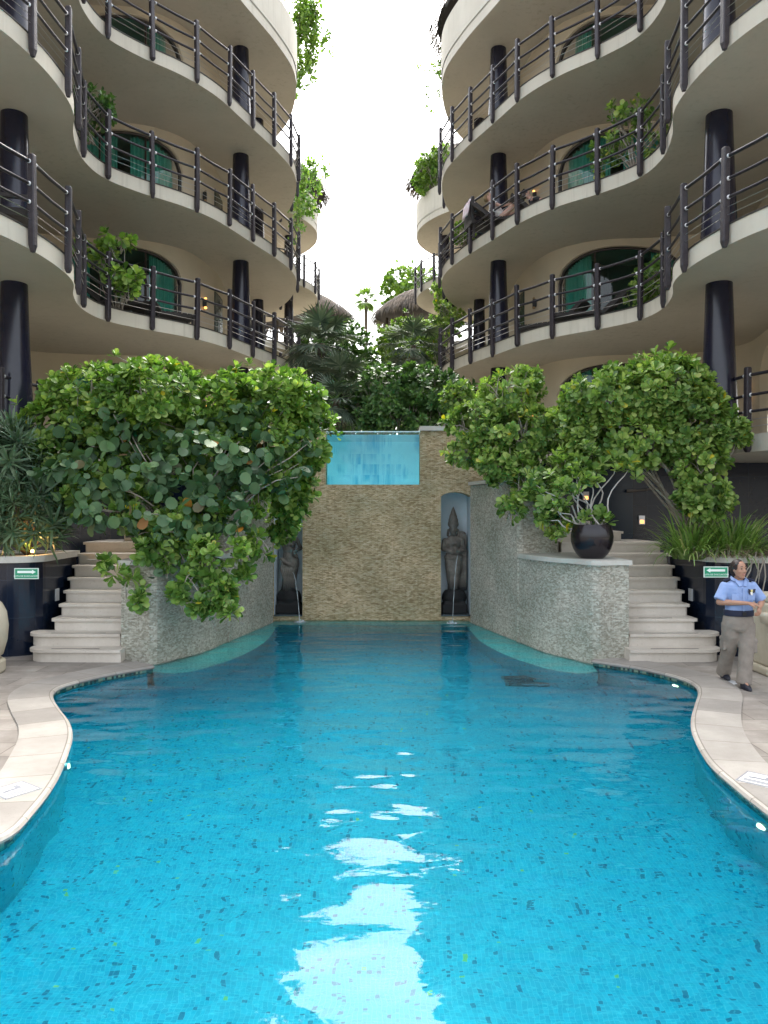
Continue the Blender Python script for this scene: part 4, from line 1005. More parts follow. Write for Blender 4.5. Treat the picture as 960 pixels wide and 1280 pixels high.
# strap leaved plants in the right planter
def straps(name, label, c, n, spread, L, mat, arcs=(.5, 1.5), w=.020, grp=None, dry=0):
    root = thing(name, label, 'plant', c, grp); V = []; Fc = []
    for k in range(n):
        a = random.uniform(0, 2*PI); r0 = spread*math.sqrt(random.random())*.5; b = Vector((c[0]+r0*math.cos(a)*1.0, c[1]+r0*math.sin(a)*.8, c[2]))
        a2 = a+random.gauss(0, .5); el = random.uniform(.35, 1.5); l = L*random.uniform(.6, 1.15); drp = random.uniform(*arcs); p = b.copy(); i0 = len(V); side = Vector((-math.sin(a2), math.cos(a2), 0)); ns = 6
        for s in range(ns+1):
            t = s/ns; ww = w*(1-.85*t**2)*random.uniform(.9, 1.1); V += [tuple(p-side*ww), tuple(p+side*ww)]
            e = el-drp*t*t*1.4; p = p+Vector((math.cos(a2)*math.cos(e), math.sin(a2)*math.cos(e), math.sin(e)))*(l/ns)
        for s in range(ns): q = i0+2*s; Fc.append((q, q+1, q+3, q+2))
    me = bpy.data.meshes.new('leaves'); me.from_pydata(V, [], Fc); me.update(); link('leaves', me, mat, root); return root
for px, D, n, lab in ((866, 12.6, 300, 'clump of long arching green leaves at the stair end of the right planter'), (918, 12.5, 420, 'clump of long arching green leaves behind the woman in the right planter')):
    p = at(px, 690, D); straps('strap_leaf_plant', lab, (p.x, p.y, 1.50), n, .62, .86, M['leaf_strap'], grp='strap leaf plants in the right planter')
r = straps('dry_grass', 'tangle of dry brown leaves lying along the rim of the right planter', (5.6, 12.35, 1.56), 420, 1.3, .30, M['dry'], (1.2, 2.6), .009)
rt = thing('hanging_roots', 'dry pale roots hanging down past the right end of the planter', 'roots', (6.0, 12.1, 1.6)); m = MB()
for (a, b) in (((940, 700), (922, 745)), ((948, 700), (935, 760)), ((952, 690), (948, 730)), ((945, 690), (930, 720)), ((955, 700), (950, 770)), ((938, 700), (950, 715))):
    s, e = at(*a, 11.9), at(*b, 11.8); m.tube([s, s.lerp(e, .3)+Vector((.04, 0, 0)), s.lerp(e, .7), e], [.012, .012, .009, .005], 5)
m.build('root', simple('dry_root', (.25, .22, .18), (.38, .34, .28), .9, 20), rt, smooth=True)

# planting behind the basin
hb = [B(480, 495, 20, (.8, .6, .75)), B(530, 490, 20, (.8, .6, .65)), B(560, 500, 19.5, (.6, .5, .6)), B(500, 520, 19.6, (1.0, .5, .4)), B(455, 515, 19.8, (.4, .4, .4)), B(520, 475, 20.3, (.6, .5, .4))]
shrub('dense_shrub', 'dense dark green shrub directly behind the glass basin', 'shrub', hb, 900, M['leaf_dark'], .17, 9, tpl=TPL_OVAL, wr=.26, base=(.6, 20, 3.6), nst=16)
bb = [B(505, 430, 29, (.9, .8, .9)), B(490, 430, 28, (.6, .5, .6)), B(525, 440, 27, (.7, .5, .5))]
shrub('round_bush', 'light green bush below the right thatched hut', 'shrub', bb, 420, M['leaf_lime'], .16, 8, tpl=TPL_OVAL, base=(1.0, 29, 3.6), nst=8)
db = [B(430, 450, 31, (1.1, .9, 1.5)), B(400, 440, 30, (.9, .8, 1.3)), B(470, 475, 32, (1.3, .8, 1.3)), B(440, 500, 30, (1.6, .8, 1.6))]
shrub('broad_tree', 'dark green tree crown behind the fan palms', 'tree', db, 1500, M['leaf_dark'], .22, 8, tpl=TPL_OVAL, base=(-1.5, 31, 3.6), nst=14, srad=.07, inner=.4, branch_name='trunk')
lt = [B(510, 352, 52, (1.6, 1.2, .9)), B(500, 362, 52, (1.2, 1, .8)), B(535, 362, 51, (1.8, 1.2, 1.2)), B(520, 400, 52, (2.4, 1.5, 2.2))]
shrub('broad_tree', 'yellow green tree crown above the right thatched hut', 'tree', lt, 750, M['leaf_lime'], .3, 8, tpl=TPL_OVAL, base=(2.5, 52, -1.5), nst=8, srad=.1, branch_name='trunk')
b5 = [B(560, 385, 26.5, (.45, .4, .6)), B(545, 415, 27, (.6, .5, .6)), B(575, 405, 26, (.4, .35, .4)), B(548, 365, 27, (.25, .3, .4))]
shrub('climbing_shrub', 'loose pale green climber at the far tip of the right balconies', 'shrub', b5, 230, M['leaf_right'], .15, 8, tpl=TPL_OVAL, base=(2.2, 27, 3.6), nst=18, inner=.5)

def fan_frond(c, d, size, arrs, nseg=34):
    """pleated fan leaf: narrow segments radiating in a disc"""
    d = d.normalized(); up = Vector((0, 0, 1)); s = d.cross(up)
    if s.length < .1: s = Vector((1, 0, 0))
    s.normalize(); nrm = s.cross(d).normalized()
    for k in range(nseg):
        a = (k/(nseg-1)-.5)*math.radians(300)+random.gauss(0, .03); v = d*math.cos(a)+s*math.sin(a); v = v+nrm*random.gauss(-.05, .05)+Vector((0, 0, -.12)); arrs[0].append(c); arrs[1].append(v); arrs[2].append(nrm); arrs[3].append(size*random.uniform(.8, 1.05)*(.72+.28*math.cos(a))); arrs[4].append(size*.036)
def fan_palm(name, label, crowns, base, mat, size=.8, nf=26, cat='palm tree', trad=.11, skirt=0):
    root = thing(name, label, cat, base); arrs = [[], [], [], [], []]; pet = MB(); dead = [[], [], [], [], []]
    for c in crowns:
        c = Vector(c)
        for k in range(nf):
            az = k*2.39996; el = math.radians(75-125*(k/(nf-1))**.8)+random.gauss(0, .1); d = Vector((math.cos(az)*math.cos(el), math.sin(az)*math.cos(el), math.sin(el))); pl = size*random.uniform(.55, .85)
            hub = c+d*pl+Vector((0, 0, -.1*pl)); pet.tube([c, c+d*pl*.6, hub], [.018, .012, .008], 4, False); fan_frond(hub, d+Vector((0, 0, -.25)), size*.78, arrs)
        for k in range(skirt):
            az = random.uniform(0, 6.28); d = Vector((math.cos(az)*.5, math.sin(az)*.5, -1)); hub = c+d*size*.55; fan_frond(hub, d, size*.6, dead, 16)
    def mk(a, nm, mt): link(nm, leaf_mesh(nm, *[np.array([list(x) if hasattr(x, '__len__') else x for x in q_], float) for q_ in a], TPL_NAR), mt, root)
    mk(arrs, 'crown', mat)
    if skirt: mk(dead, 'dead_fronds', M['dry'])
    pet.build('petiole', M['leaf_dark'], root)
    tr = MB()
    for c in crowns: c = Vector(c); b = Vector(base); b.x = b.x*.6+c.x*.4; b.y = c.y; tr.tube([b.lerp(c, k/8)+Vector((.04*math.sin(k), 0, 0)) for k in range(9)], [trad*(1.2-.25*k/8) for k in range(9)], 10)
    tr.build('trunk', M['bark_dark'], root, smooth=True); return root
fan_palm('fan_palm', 'big grey green fan palm beside the tip of the left balconies', [at(400, 430, 21.5), at(425, 480, 21.0)], (-1.6, 21.3, 3.6), M['leaf_palm'], .95, 26, skirt=8)
fan_palm('fan_palm', 'low fan palm with drooping grey fronds behind the left end of the glass basin', [at(418, 500, 19.7)], (-1.3, 19.8, 3.6), M['leaf_palm'], .72, 22, skirt=6)
fan_palm('fan_palm', 'grey fan palm in front of the right thatched hut', [at(515, 432, 25)], (.9, 25, 3.6), M['leaf_palm'], .95, 22, skirt=8)
fan_palm('slender_palm', 'small slender palm silhouetted against the sky between the huts', [at(457, 374, 50)], (-1.2, 50, -1.5), M['leaf_lime'], .85, 18, trad=.12)
# low fill far behind
ff = [B(460+dx*22, 520, 34+abs(dx), (1.6, 1, 1.7)) for dx in (-4, -2, 0, 2, 4)]
shrub('hedge', 'dark hedge far behind the basin planting', 'hedge', ff, 900, M['leaf_dark'], .25, 7, tpl=TPL_OVAL, base=(-.7, 34, 3.6), nst=8)
# terrace far wall of vegetation to the sides
# hanging vines and balcony plants
def vine(name, label, tops, n, mat, drop, size=.13, grp=None):
    root = thing(name, label, 'vine', tops[0], grp); P = []; st = MB()
    for c in tops:
        c = Vector(c)
        for s in range(7):
            a = c+Vector((random.gauss(0, .28), random.gauss(0, .2), random.uniform(-.1, .35))); L = drop*random.uniform(.3, 1.1); pts = [a+Vector((random.gauss(0, .05), random.gauss(0, .05), -L*k/6)) for k in range(7)]; st.tube(pts, .008, 4, False)
            for _ in range(n): t = random.random(); i = int(t*5.99); P.append(pts[i].lerp(pts[i+1], t*6-i)+Vector((random.gauss(0, .10), random.gauss(0, .10), random.gauss(0, .05))))
    P = np.array([list(v) for v in P]); A = norm(rng.normal(0, .6, P.shape)+np.array([0, -.2, .3])); link('foliage', leaf_mesh('foliage', *rosette_arrays(P, A, rng.uniform(.7, 1.2, len(P))*size, 5, (30, 90), .28), TPL_OVAL), mat, root); st.build('stem', M['bark_dark'], root)
vine('hanging_vine', 'bright green vine hanging down the sky side of the left building roof', [at(378, 10, 26), at(388, 40, 26.5), at(384, 70, 26.5), at(380, 0, 26)], 16, M['leaf_lime'], 1.6, .17, 'vines hanging from the roofs')
vine('hanging_vine', 'pale vine hanging from the right building roof against the sky', [at(552, 70, 25), at(549, 95, 25)], 6, M['leaf_lime'], 1.2, .12, 'vines hanging from the roofs')
vine('hanging_vine', 'green vine trailing from the far left terrace under its thatched roof', [at(386, 205, 34), at(380, 215, 34), at(374, 240, 33)], 16, M['leaf_bright'], 2.4, .18, 'vines hanging from the roofs')
for (px, py, D, label, nm) in ((540, 212, 34.6, 'yellow green bush overflowing the far right terrace below the thatched roof', 'terrace_bush'),):
    shrub(nm, label, 'shrub', [B(px, py, D, (.75, .6, .65)), B(px-12, py+18, D, (.4, .4, .4)), B(px+12, py-15, D, (.6, .5, .5))], 240, M['leaf_lime'], .2, 8, tpl=TPL_OVAL, base=at(px+5, py+30, D), nst=6)
shrub('balcony_shrub', 'light green tufted shrub on the lowest left balcony', 'shrub', [B(143, 300, 16.6, (.36, .3, .13)), B(130, 325, 16.7, (.28, .25, .15)), B(150, 345, 16.5, (.42, .3, .15)), B(158, 362, 16.5, (.2, .2, .1)), B(103, 312, 16.6, (.16, .2, .1))], 85, M['leaf_bright'], .19, 9, base=at(150, 400, 16.9), nst=10)
shrub('balcony_shrub', 'open branched shrub on the middle right balcony', 'shrub', [B(785, 140, 17.3, (.5, .4, .28)), B(815, 165, 17.0, (.4, .4, .4)), B(765, 185, 17.4, (.45, .3, .25)), B(750, 205, 17.5, (.2, .2, .2))], 110, M['leaf_right'], .17, 8, base=at(795, 215, 17.2), nst=16)
shrub('balcony_shrub', 'green shrub at the inner corner of the lowest right balcony', 'shrub', [B(815, 350, 16.8, (.4, .35, .28)), B(828, 335, 16.7, (.2, .3, .22)), B(800, 370, 17, (.3, .3, .2))], 95, M['leaf_right'], .17, 8, base=at(815, 395, 17.1), nst=10)
shrub('balcony_shrub', 'green shrub at the inner corner of the middle left balcony', 'shrub', [B(112, 132, 16.3, (.38, .35, .32)), B(100, 150, 16.2, (.22, .3, .3)), B(125, 140, 16.5, (.25, .3, .25))], 95, M['leaf_dark'], .16, 8, base=at(112, 180, 16.5), nst=10)
shrub('balcony_shrub', 'small green bush near the far tip of the middle right balcony', 'shrub', [B(578, 292, 22.4, (.35, .3, .28))], 45, M['leaf_lime'], .15, 8, base=at(578, 312, 22.4), nst=5)
# closing greenery behind the photographer side is not needed; distant trees close the far end
for k, (x, y, z, r_) in enumerate(((-12, 62, 3, 5), (-20, 58, 3, 5), (9, 60, 3, 4), (17, 60, 3, 5))):
    shrub('broad_tree', ['round tree far behind the left building', 'outermost round tree far behind the left building', 'round tree far behind the right building', 'outermost round tree far behind the right building'][k], 'tree', [((x, y, z), (r_, r_*.8, 3)), ((x+2, y, z+1), (r_*.6, 2, 2.5))], 260, M['leaf_dark'], .7, 7, tpl=TPL_OVAL, base=(x, y, -1.6), nst=6, srad=.2, branch_name='trunk')
# ================================================================ figures
def chain(mb, pts, rad, n=12):
    pts = [Vector(p) for p in pts]; P = []; R = []
    mb.tube(pts, rad, n)
    for p, r in zip((pts[0], pts[-1]), (rad[0], rad[-1])):
        r = min(r) if hasattr(r, '__len__') else r; mb.ball(p, r, n, 8)
skin = simple('skin', (.36, .19, .125), (.42, .23, .15), .5, 8)
skin_pale = simple('pale_skin', (.55, .33, .26), (.62, .38, .30), .5, 8)
hairm = simple('black_hair', (.018, .011, .009), (.035, .022, .018), .5, 20)
shirt_m = simple('blue_shirt', (.21, .31, .56), (.30, .40, .65), .85, 8, .7, 12)
trous_m = simple('khaki_trousers', (.19, .165, .14), (.27, .235, .20), .9, 9, .9, 9)

def finger_set(mb, wrist, d, palm_n, curl=.6, L=.165, thumb=1):
    """palm and five separate, bent fingers"""
    d = Vector(d).normalized(); nn = Vector(palm_n); nn = (nn-d*nn.dot(d)).normalized(); s = d.cross(nn).normalized(); w = Vector(wrist)
    pc = w+d*.045; mb.obox(pc, d*.042, s*.036, nn*.012)
    mb.ball(w+d*.01, .024, 10, 6)
    for k, (o, l) in enumerate(((-.030, .060), (-.010, .072), (.010, .068), (.029, .054))):
        b = w+d*.075+s*o; a = curl*.5; p = [w+d*.04+s*o*.8, b]; dd = d.copy()
        for q in range(3):
            dd = (dd*math.cos(a)+nn*math.sin(a)).normalized(); nn2 = nn; p.append(p[-1]+dd*l*(.45, .32, .26)[q]); a = curl*.45
        mb.tube(p, [.0095, .0095, .009, .008, .0065], 8)
    t0 = w+d*.02+s*(-.032*thumb); p = [t0, t0+d*.022+s*(-.022*thumb)+nn*.008, t0+d*.05+s*(-.030*thumb)+nn*.018, t0+d*.072+s*(-.028*thumb)+nn*.026]
    mb.tube(p, [.013, .012, .010, .008], 8)

def head_shape(mb, c, yaw, s=1.0, pitch=0):
    """c = centre of skull; yaw turns the face; face looks to -Y at yaw 0"""
    R = Matrix.Rotation(yaw, 3, 'Z') @ Matrix.Rotation(pitch, 3, 'X')
    def T(x, y, z): return Vector(c)+R @ Vector((x*s, y*s, z*s))
    i0 = len(mb.v); prof = [(-.118, .020, .022, -.050), (-.108, .036, .036, -.048), (-.085, .052, .056, -.034), (-.055, .062, .074, -.018), (-.02, .070, .088, -.006), (.02, .075, .095, .002), (.06, .073, .092, .006), (.09, .058, .074, .008), (.108, .034, .045, .008), (.115, .008, .01, .008)]
    n = 20
    for z, rx, ry, cy in prof:
        for j in range(n): t = 2*PI*j/n; mb.v.append(tuple(T(rx*math.cos(t), cy+ry*math.sin(t), z)))
    for k in range(len(prof)-1):
        for j in range(n): a0 = i0+k*n+j; a1 = i0+k*n+(j+1) % n; mb.f.append((a0, a1, a1+n, a0+n))
    mb.f.append(tuple(i0+j for j in reversed(range(n)))); e = i0+(len(prof)-1)*n; mb.f.append(tuple(e+j for j in range(n)))
    mb.tube([T(0, -.088, .018), T(0, -.104, -.012), T(0, -.112, -.030)], [.008*s, .012*s, .0165*s], 8)            # nose
    mb.ball(T(-.010, -.1, -.031), .011*s, 8, 5); mb.ball(T(.010, -.1, -.031), .011*s, 8, 5)
    mb.tube([T(-.045, -.078, .030), T(0, -.094, .032), T(.045, -.078, .030)], .009*s, 8)                    # brow
    mb.tube([T(-.024, -.080, -.056), T(0, -.092, -.060), T(.024, -.080, -.056)], .009*s, 8)                # lips
    mb.ball(T(-.040, -.066, -.028), .020*s, 8, 6); mb.ball(T(.040, -.066, -.028), .020*s, 8, 6)            # cheeks
    mb.ball(T(0, -.078, -.100), .019*s, 8, 6)                                                              # chin
    for e in (-1, 1):
        mb.ball(T(e*.076, .004, -.008), (.010*s, .018*s, .030*s), 8, 6)                                    # ears
    return T
def face_parts(T, s, parent, smile=True):
    for e in (-1, 1):
        m = MB(); m.ball(T(e*.029, -.0835, .010), (.0125*s, .008*s, .0065*s), 10, 6); o = m.build('eye', simple('eye_dark', (.02, .012, .01), None, .2) if 'eye_dark' not in bpy.data.materials else bpy.data.materials['eye_dark'], parent, smooth=True)
        m = MB(); m.tube([T(e*.046, -.078, .036), T(e*.030, -.090, .043), T(e*.014, -.093, .038)], [.003, .0045, .003], 6); m.build('eyebrow', hairm, parent)
    m = MB(); m.tube([T(-.027, -.086, -.052), T(-.012, -.0985, -.061), T(.012, -.0985, -.061), T(.027, -.086, -.052)], [.003, .006, .006, .003], 6); m.build('mouth', simple('lips', (.42, .16, .14), None, .4) if 'lips' not in bpy.data.materials else bpy.data.materials['lips'], parent)
    if smile:
        m = MB(); m.tube([T(-.016, -.098, -.0585), T(0, -.102, -.0600), T(.016, -.098, -.0585)], .0028, 6); m.build('teeth', simple('teeth_white', (.75, .73, .68), None, .3) if 'teeth_white' not in bpy.data.materials else bpy.data.materials['teeth_white'], parent)

# ---- the woman by the right planter
fx, fy = gp(927, 861, .012)
X0, Y0 = 4.60, fy+.16
def w(x, y, z): return Vector((X0+x, Y0+y, z))
W_ = thing('person', 'woman in light blue shirt and khaki cargo trousers standing by the right planter', 'person', (X0, Y0, 0))
HC = w(.0, -.01, 1.53)
b = MB()
T_ = head_shape(b, HC, .30, 1.0, .02)
chain(b, [w(.012, .02, 1.30), w(.008, .012, 1.38), w(.004, .005, 1.47)], [.062, .052, .050])
chain(b, [w(.01, .03, .86), w(.012, .03, 1.05), w(.015, .03, 1.22), w(.015, .03, 1.32)], [(.12, .08), (.11, .075), (.12, .08), (.08, .055)])
for e, sh_, el, wr in ((-1, w(-.150, .035, 1.300), w(-.250, .0, 1.10), w(.02, -.21, 1.110)), (1, w(.175, .035, 1.300), w(.305, .01, 1.10), w(.175, -.215, 1.065))):
    chain(b, [sh_, sh_.lerp(el, .5), el], [.044, .044, .040]); chain(b, [el, el.lerp(wr, .35), el.lerp(wr, .75), wr], [.041, .040, .030, .024])
finger_set(b, w(.025, -.215, 1.110), (.95, -.18, -.12), (0, .35, -1), .45, thumb=1)
finger_set(b, w(.172, -.220, 1.062), (-.45, -.45, -.75), (-.5, .8, 0), .75, thumb=-1)
for hip, kn, an, fo in ((w(-.085, .04, .86), w(-.045, .12, .49), w(-.005, .47, .10), w(-.01, .36, .05)), (w(.10, .03, .86), w(.085, -.05, .48), w(.03, -.08, .09), w(.03, -.2, .04))):
    chain(b, [hip, hip.lerp(kn, .5), kn], [.075, .066, .052]); chain(b, [kn, kn.lerp(an, .35), an], [.050, .048, .034]); chain(b, [an, fo], [.032, .026])
body = fuse(b, 'body', .0075, skin, W_, 2)
face_parts(T_, 1.0, W_)
# hair: smooth cap pulled back into a bun
h_ = MB(); R_ = Matrix.Rotation(.30, 3, 'Z')
def HT(x, y, z): return HC+R_ @ Vector((x, y, z))
h_.ball(HT(0, .022, .030), (.086, .100, .099), 20, 12); h_.ball(HT(0, .040, -.030), (.078, .07, .075), 16, 8); h_.ball(HT(0, .125, .0), .042, 12, 8)
for e in (-1, 1): h_.tube([HT(e*.066, -.042, .070), HT(e*.079, -.005, .03), HT(e*.080, .03, -.02)], [.018, .018, .02], 8)
h_ob = fuse(h_, 'hair', .007, hairm, W_, 2)
# carve the hairline: drop hair faces in front of the face
bm = bmesh.new(); bm.from_mesh(h_ob.data); Ri = R_.inverted(); dl = []
for v in bm.verts:
    q = Ri @ (v.co+Vector((X0, Y0, 0))-HC)
    if q.y < -.052 and q.z < .066 and abs(q.x) < .066: dl.append(v)
bmesh.ops.delete(bm, geom=dl, context='VERTS'); bm.to_mesh(h_ob.data); bm.free()
# shirt
s = MB()
s.rings([(.985, .175, .130), (1.03, .172, .128), (1.12, .178, .132), (1.22, .190, .135), (1.29, .195, .125), (1.335, .180, .105), (1.365, .125, .085), (1.388, .080, .068)], 28, tuple(w(.015, .02, 0)))
for sh_, el in ((w(-.145, .03, 1.318), w(-.245, .0, 1.120)), (w(.170, .03, 1.318), w(.300, .005, 1.120))):
    d = (el-sh_); s.tube([sh_-d*.10, sh_, sh_.lerp(el, .4), sh_.lerp(el, .98)], [.060, .076, .076, .080], 14)
sh_o = fuse(s, 'shirt', .011, shirt_m, W_, 3)
c = MB()
for e in (-1, 1):    # collar leaves
    c.poly([w(.008+e*.006, -.108, 1.325), w(.008+e*.045, -.116, 1.315), w(.008+e*.078, -.075, 1.372), w(.008+e*.07, -.035, 1.412), w(.008+e*.045, -.055, 1.392)])
    c.poly([w(.008+e*.088, -.075, 1.375), w(.008+e*.07, -.035, 1.412), w(.008+e*.07, .055, 1.43), w(.008+e*.095, .06, 1.385)])
co = c.build('collar', shirt_m, W_); md = co.modifiers.new('s', 'SOLIDIFY'); md.thickness = .012
c = MB(); c.box(X0+.004, X0+.022, Y0-.124, Y0-.1165, 1.0, 1.30); 
for z in (1.05, 1.14, 1.23): c.ball((X0+.013, Y0-.125, z), (.006, .004, .006), 8, 4)
pl = c.build('placket', simple('shirt_line', (.28, .38, .62), None, .8), W_)
for e in (-1, 1):
    m = MB(); m.box(X0+.013+e*.10-.045, X0+.013+e*.10+.045, Y0-.1135, Y0-.104, 1.135, 1.215); m.build('pocket', shirt_m, W_)
m = MB()
m.tube([w(-.185, .02, 1.378), w(-.10, .01, 1.402)], [.018, .014], 6); m.tube([w(.212, .02, 1.378), w(.13, .01, 1.402)], [.018, .014], 6); m.build('epaulette', simple('navy_cloth', (.012, .016, .04), None, .8), W_)
for nm_, col, pts in (('badge', (.02, .02, .035), [(.07, 1.285), (.115, 1.27), (.12, 1.235), (.09, 1.205), (.075, 1.24)]), ('badge', (.02, .02, .035), [(.13, 1.28), (.165, 1.285), (.155, 1.24), (.125, 1.225)]), ('badge', (.75, .65, .25), [(.10, 1.275), (.13, 1.275), (.125, 1.245), (.105, 1.245)]), ('badge', (.8, .8, .75), [(.095, 1.243), (.14, 1.243), (.12, 1.20), (.10, 1.215)])):
    m = MB(); yy = -.119-random.uniform(0, .004); m.prism([(a, b_) for a, b_ in pts], 0, .004)
    m.v = [tuple(w(a, yy-z_, b_)) for a, b_, z_ in m.v]; m.build('badge', simple('badge_col%d' % int(col[0]*100), col, None, .6), W_)
# belt
m = MB(); m.rings([(.925, .184, .142), (.935, .189, .147), (.995, .187, .146), (1.002, .178, .138)], 28, tuple(w(.012, .02, 0))); bo = m.build('belt', bpy.data.materials['navy_cloth'], W_, smooth=True); auto_smooth(bo, 50)
m = MB(); m.box(X0-.005, X0+.04, Y0-.137, Y0-.126, .942, .985); m.build('buckle', M['black'], bo)
# trousers
t = MB()
t.rings([(.72, .12, .11), (.76, .185, .135), (.83, .202, .142), (.90, .190, .135), (.945, .172, .125)], 28, tuple(w(.008, .025, 0)))
legs = [[w(-.085, .03, .82), w(-.078, .06, .66), w(-.06, .12, .50), w(-.04, .26, .32), w(-.008, .42, .10)], [w(.105, .02, .82), w(.10, -.005, .66), w(.085, -.04, .49), (w(.062, -.055, .29)), w(.035, -.07, .055)]]
for L in legs: t.tube(L, [(.112, .118), (.108, .11), (.094, .095), (.088, .09), (.092, .098)], 18)
for e, L in ((-1, legs[0]), (1, legs[1])):
    p = L[2].lerp(L[1], .30)+Vector((e*.098, -.01, -.0)); t.obox(p, (.016, 0, 0), (0, .062, 0), (0, 0, .085)); t.obox(p+Vector((e*.004, 0, .075)), (.018, 0, 0), (0, .066, 0), (0, 0, .020))
for L in legs:     # soft folds at the hem and knee
    for (k, rr) in ((.9, .097), (.82, .090), (.45, .096)):
        a = L[3].lerp(L[4], (k-.5)*2) if k > .5 else L[2]; t.rings([(-.018, rr*.92, rr*.92), (0, rr, rr), (.018, rr*.92, rr*.92)], 18, tuple(a))
fuse(t, 'trousers', .011, trous_m, W_, 3)
for nm, a, rot in ((0, w(.03, -.10, 0), .1), (1, w(-.006, .42, 0), -.1)):
    m = MB(); lz = 0 if nm == 0 else .03
    m.rings([(.0+lz, .042, .125, 0, -.05), (.02+lz, .047, .132, 0, -.05), (.045+lz, .045, .12, 0, -.04), (.07+lz, .040, .085, 0, -.005), (.10+lz, .036, .05, 0, .03)], 20, tuple(a)); m.build('shoe', simple('navy_shoe', (.012, .014, .025), None, .5) if 'navy_shoe' not in bpy.data.materials else bpy.data.materials['navy_shoe'], W_, smooth=True)

# ---- people on the right middle balcony
def reclining(c, a, label, top, hair_c, knees=True, recl=.55):
    r = thing('person', label, 'person', c); U = Vector((math.cos(a), math.sin(a), 0)); Vv = Vector((-math.sin(a), math.cos(a), 0)); Z = Vector((0, 0, 1))
    def q(u, v, z): return Vector(c)+U*u+Vv*v+Z*z
    b = MB(); hip = q(0, 0, .12); tor = (U*-math.cos(1.5-recl)+Z*math.sin(1.5-recl)); ch = hip+tor*.42; nk = hip+tor*.56
    chain(b, [hip, hip+tor*.2, ch, hip+tor*.50], [(.15, .11), (.13, .10), (.16, .11), (.10, .08)]); chain(b, [nk-tor*.08, nk+tor*.05+U*.02], [.055, .05])
    hd = nk+tor*.16+U*.03; Th = head_shape(b, hd, a+PI/2, 1.0, 0)
    for e in (-1, 1):
        s_ = ch+tor*.04+Vv*(.17*e); el = q(-.02, .26*e, .33); wr = q(.22, .12*e, .42); chain(b, [s_, s_.lerp(el, .5), el], [.05, .043, .036]); chain(b, [el, wr], [.036, .025]); finger_set(b, wr, U+Z*.2, Vv*-e, .6)
        h = hip+Vv*(.09*e); kn = h+U*.34+Z*(.30 if knees and e < 0 else .12); an = kn+U*.36+Z*(-.30 if knees and e < 0 else -.10); chain(b, [h, h.lerp(kn, .5), kn], [.09, .075, .055]); chain(b, [kn, kn.lerp(an, .4), an], [.055, .05, .034]); chain(b, [an, an+U*.12+Z*.05], [.034, .028])
    fuse(b, 'body', .011, skin_pale, r, 2)
    h_ = MB(); h_.ball(hd-U*.02+Z*.03, (.088, .088, .10), 14, 8); h_.ball(hd-U*.05-Z*.04, (.07, .07, .09), 12, 8); fuse(h_, 'hair', .01, hair_c, r, 1)
    s_ = MB(); chain(s_, [hip+tor*.05, hip+tor*.2, ch, hip+tor*.47], [(.165, .125), (.15, .12), (.18, .13), (.12, .10)])
    for e in (-1, 1): x = ch+tor*.03+Vv*(.17*e); s_.tube([x, x.lerp(q(-.02, .26*e, .33), .5)], [.066, .07], 12)
    fuse(s_, 'shirt', .014, top, r, 2)
    face_parts(Th, 1.0, r, False)
white_cloth = simple('white_cloth', (.62, .60, .62), (.72, .70, .72), .85, 7); dkcloth = simple('dark_cloth', (.03, .03, .035), None, .85)
p = at(634, 268, 20.3); lounger(p.x, p.y, f3, -.25, 'dark lounger with a reclining person in a white top on the middle right balcony'); reclining((p.x-.12, p.y, f3+.30), -.25, 'person in a white top reclining with knees raised on the middle right balcony', white_cloth, simple('fair_hair', (.22, .14, .07), (.30, .2, .1), .6))
p = at(682, 262, 19.9); lounger(p.x, p.y, f3, -.1, 'dark lounger with a dark haired person by the lamp on the middle right balcony'); reclining((p.x, p.y, f3+.28), -.1, 'dark haired person in dark clothes reclining beside the lamp on the middle right balcony', dkcloth, hairm, False, .75)
# towel over a chair back
c0 = at(600, 270, 20.9); armchair(c0.x, c0.y, f3, .2, 'dark armchair with a white towel over it beside the column on the middle right balcony')
tw = MB(); U = Vector((math.cos(.2), math.sin(.2), 0)); V_ = Vector((-math.sin(.2), math.cos(.2), 0)); cc = Vector((c0.x, c0.y, f3))-U*.31; g = []
for i in range(13):
    s = i/12; row = []
    for j in range(9):
        v = (j/8-.5)*.56; z = 1.105-abs(s-.5)*1.0; u = (s-.5)*.12 + (.055 if s > .5 else -.055)*min(1, abs(s-.5)*6); row.append(cc+U*(u+.012*math.sin(j*1.7+i*.4))+V_*v+Vector((0, 0, z)))
    g.append(row)
for i in range(12):
    for j in range(8): tw.quad(g[i][j], g[i][j+1], g[i+1][j+1], g[i+1][j])
o = tw.build('towel', simple('towel_print', (.55, .38, .42), (.72, .72, .75), .9, 9), loc=(c0.x, c0.y, f3), smooth=True, fixn=False); md = o.modifiers.new('s', 'SOLIDIFY'); md.thickness = .012
tag(o, 'pink and white towel draped over an armchair on the middle right balcony', 'towel')

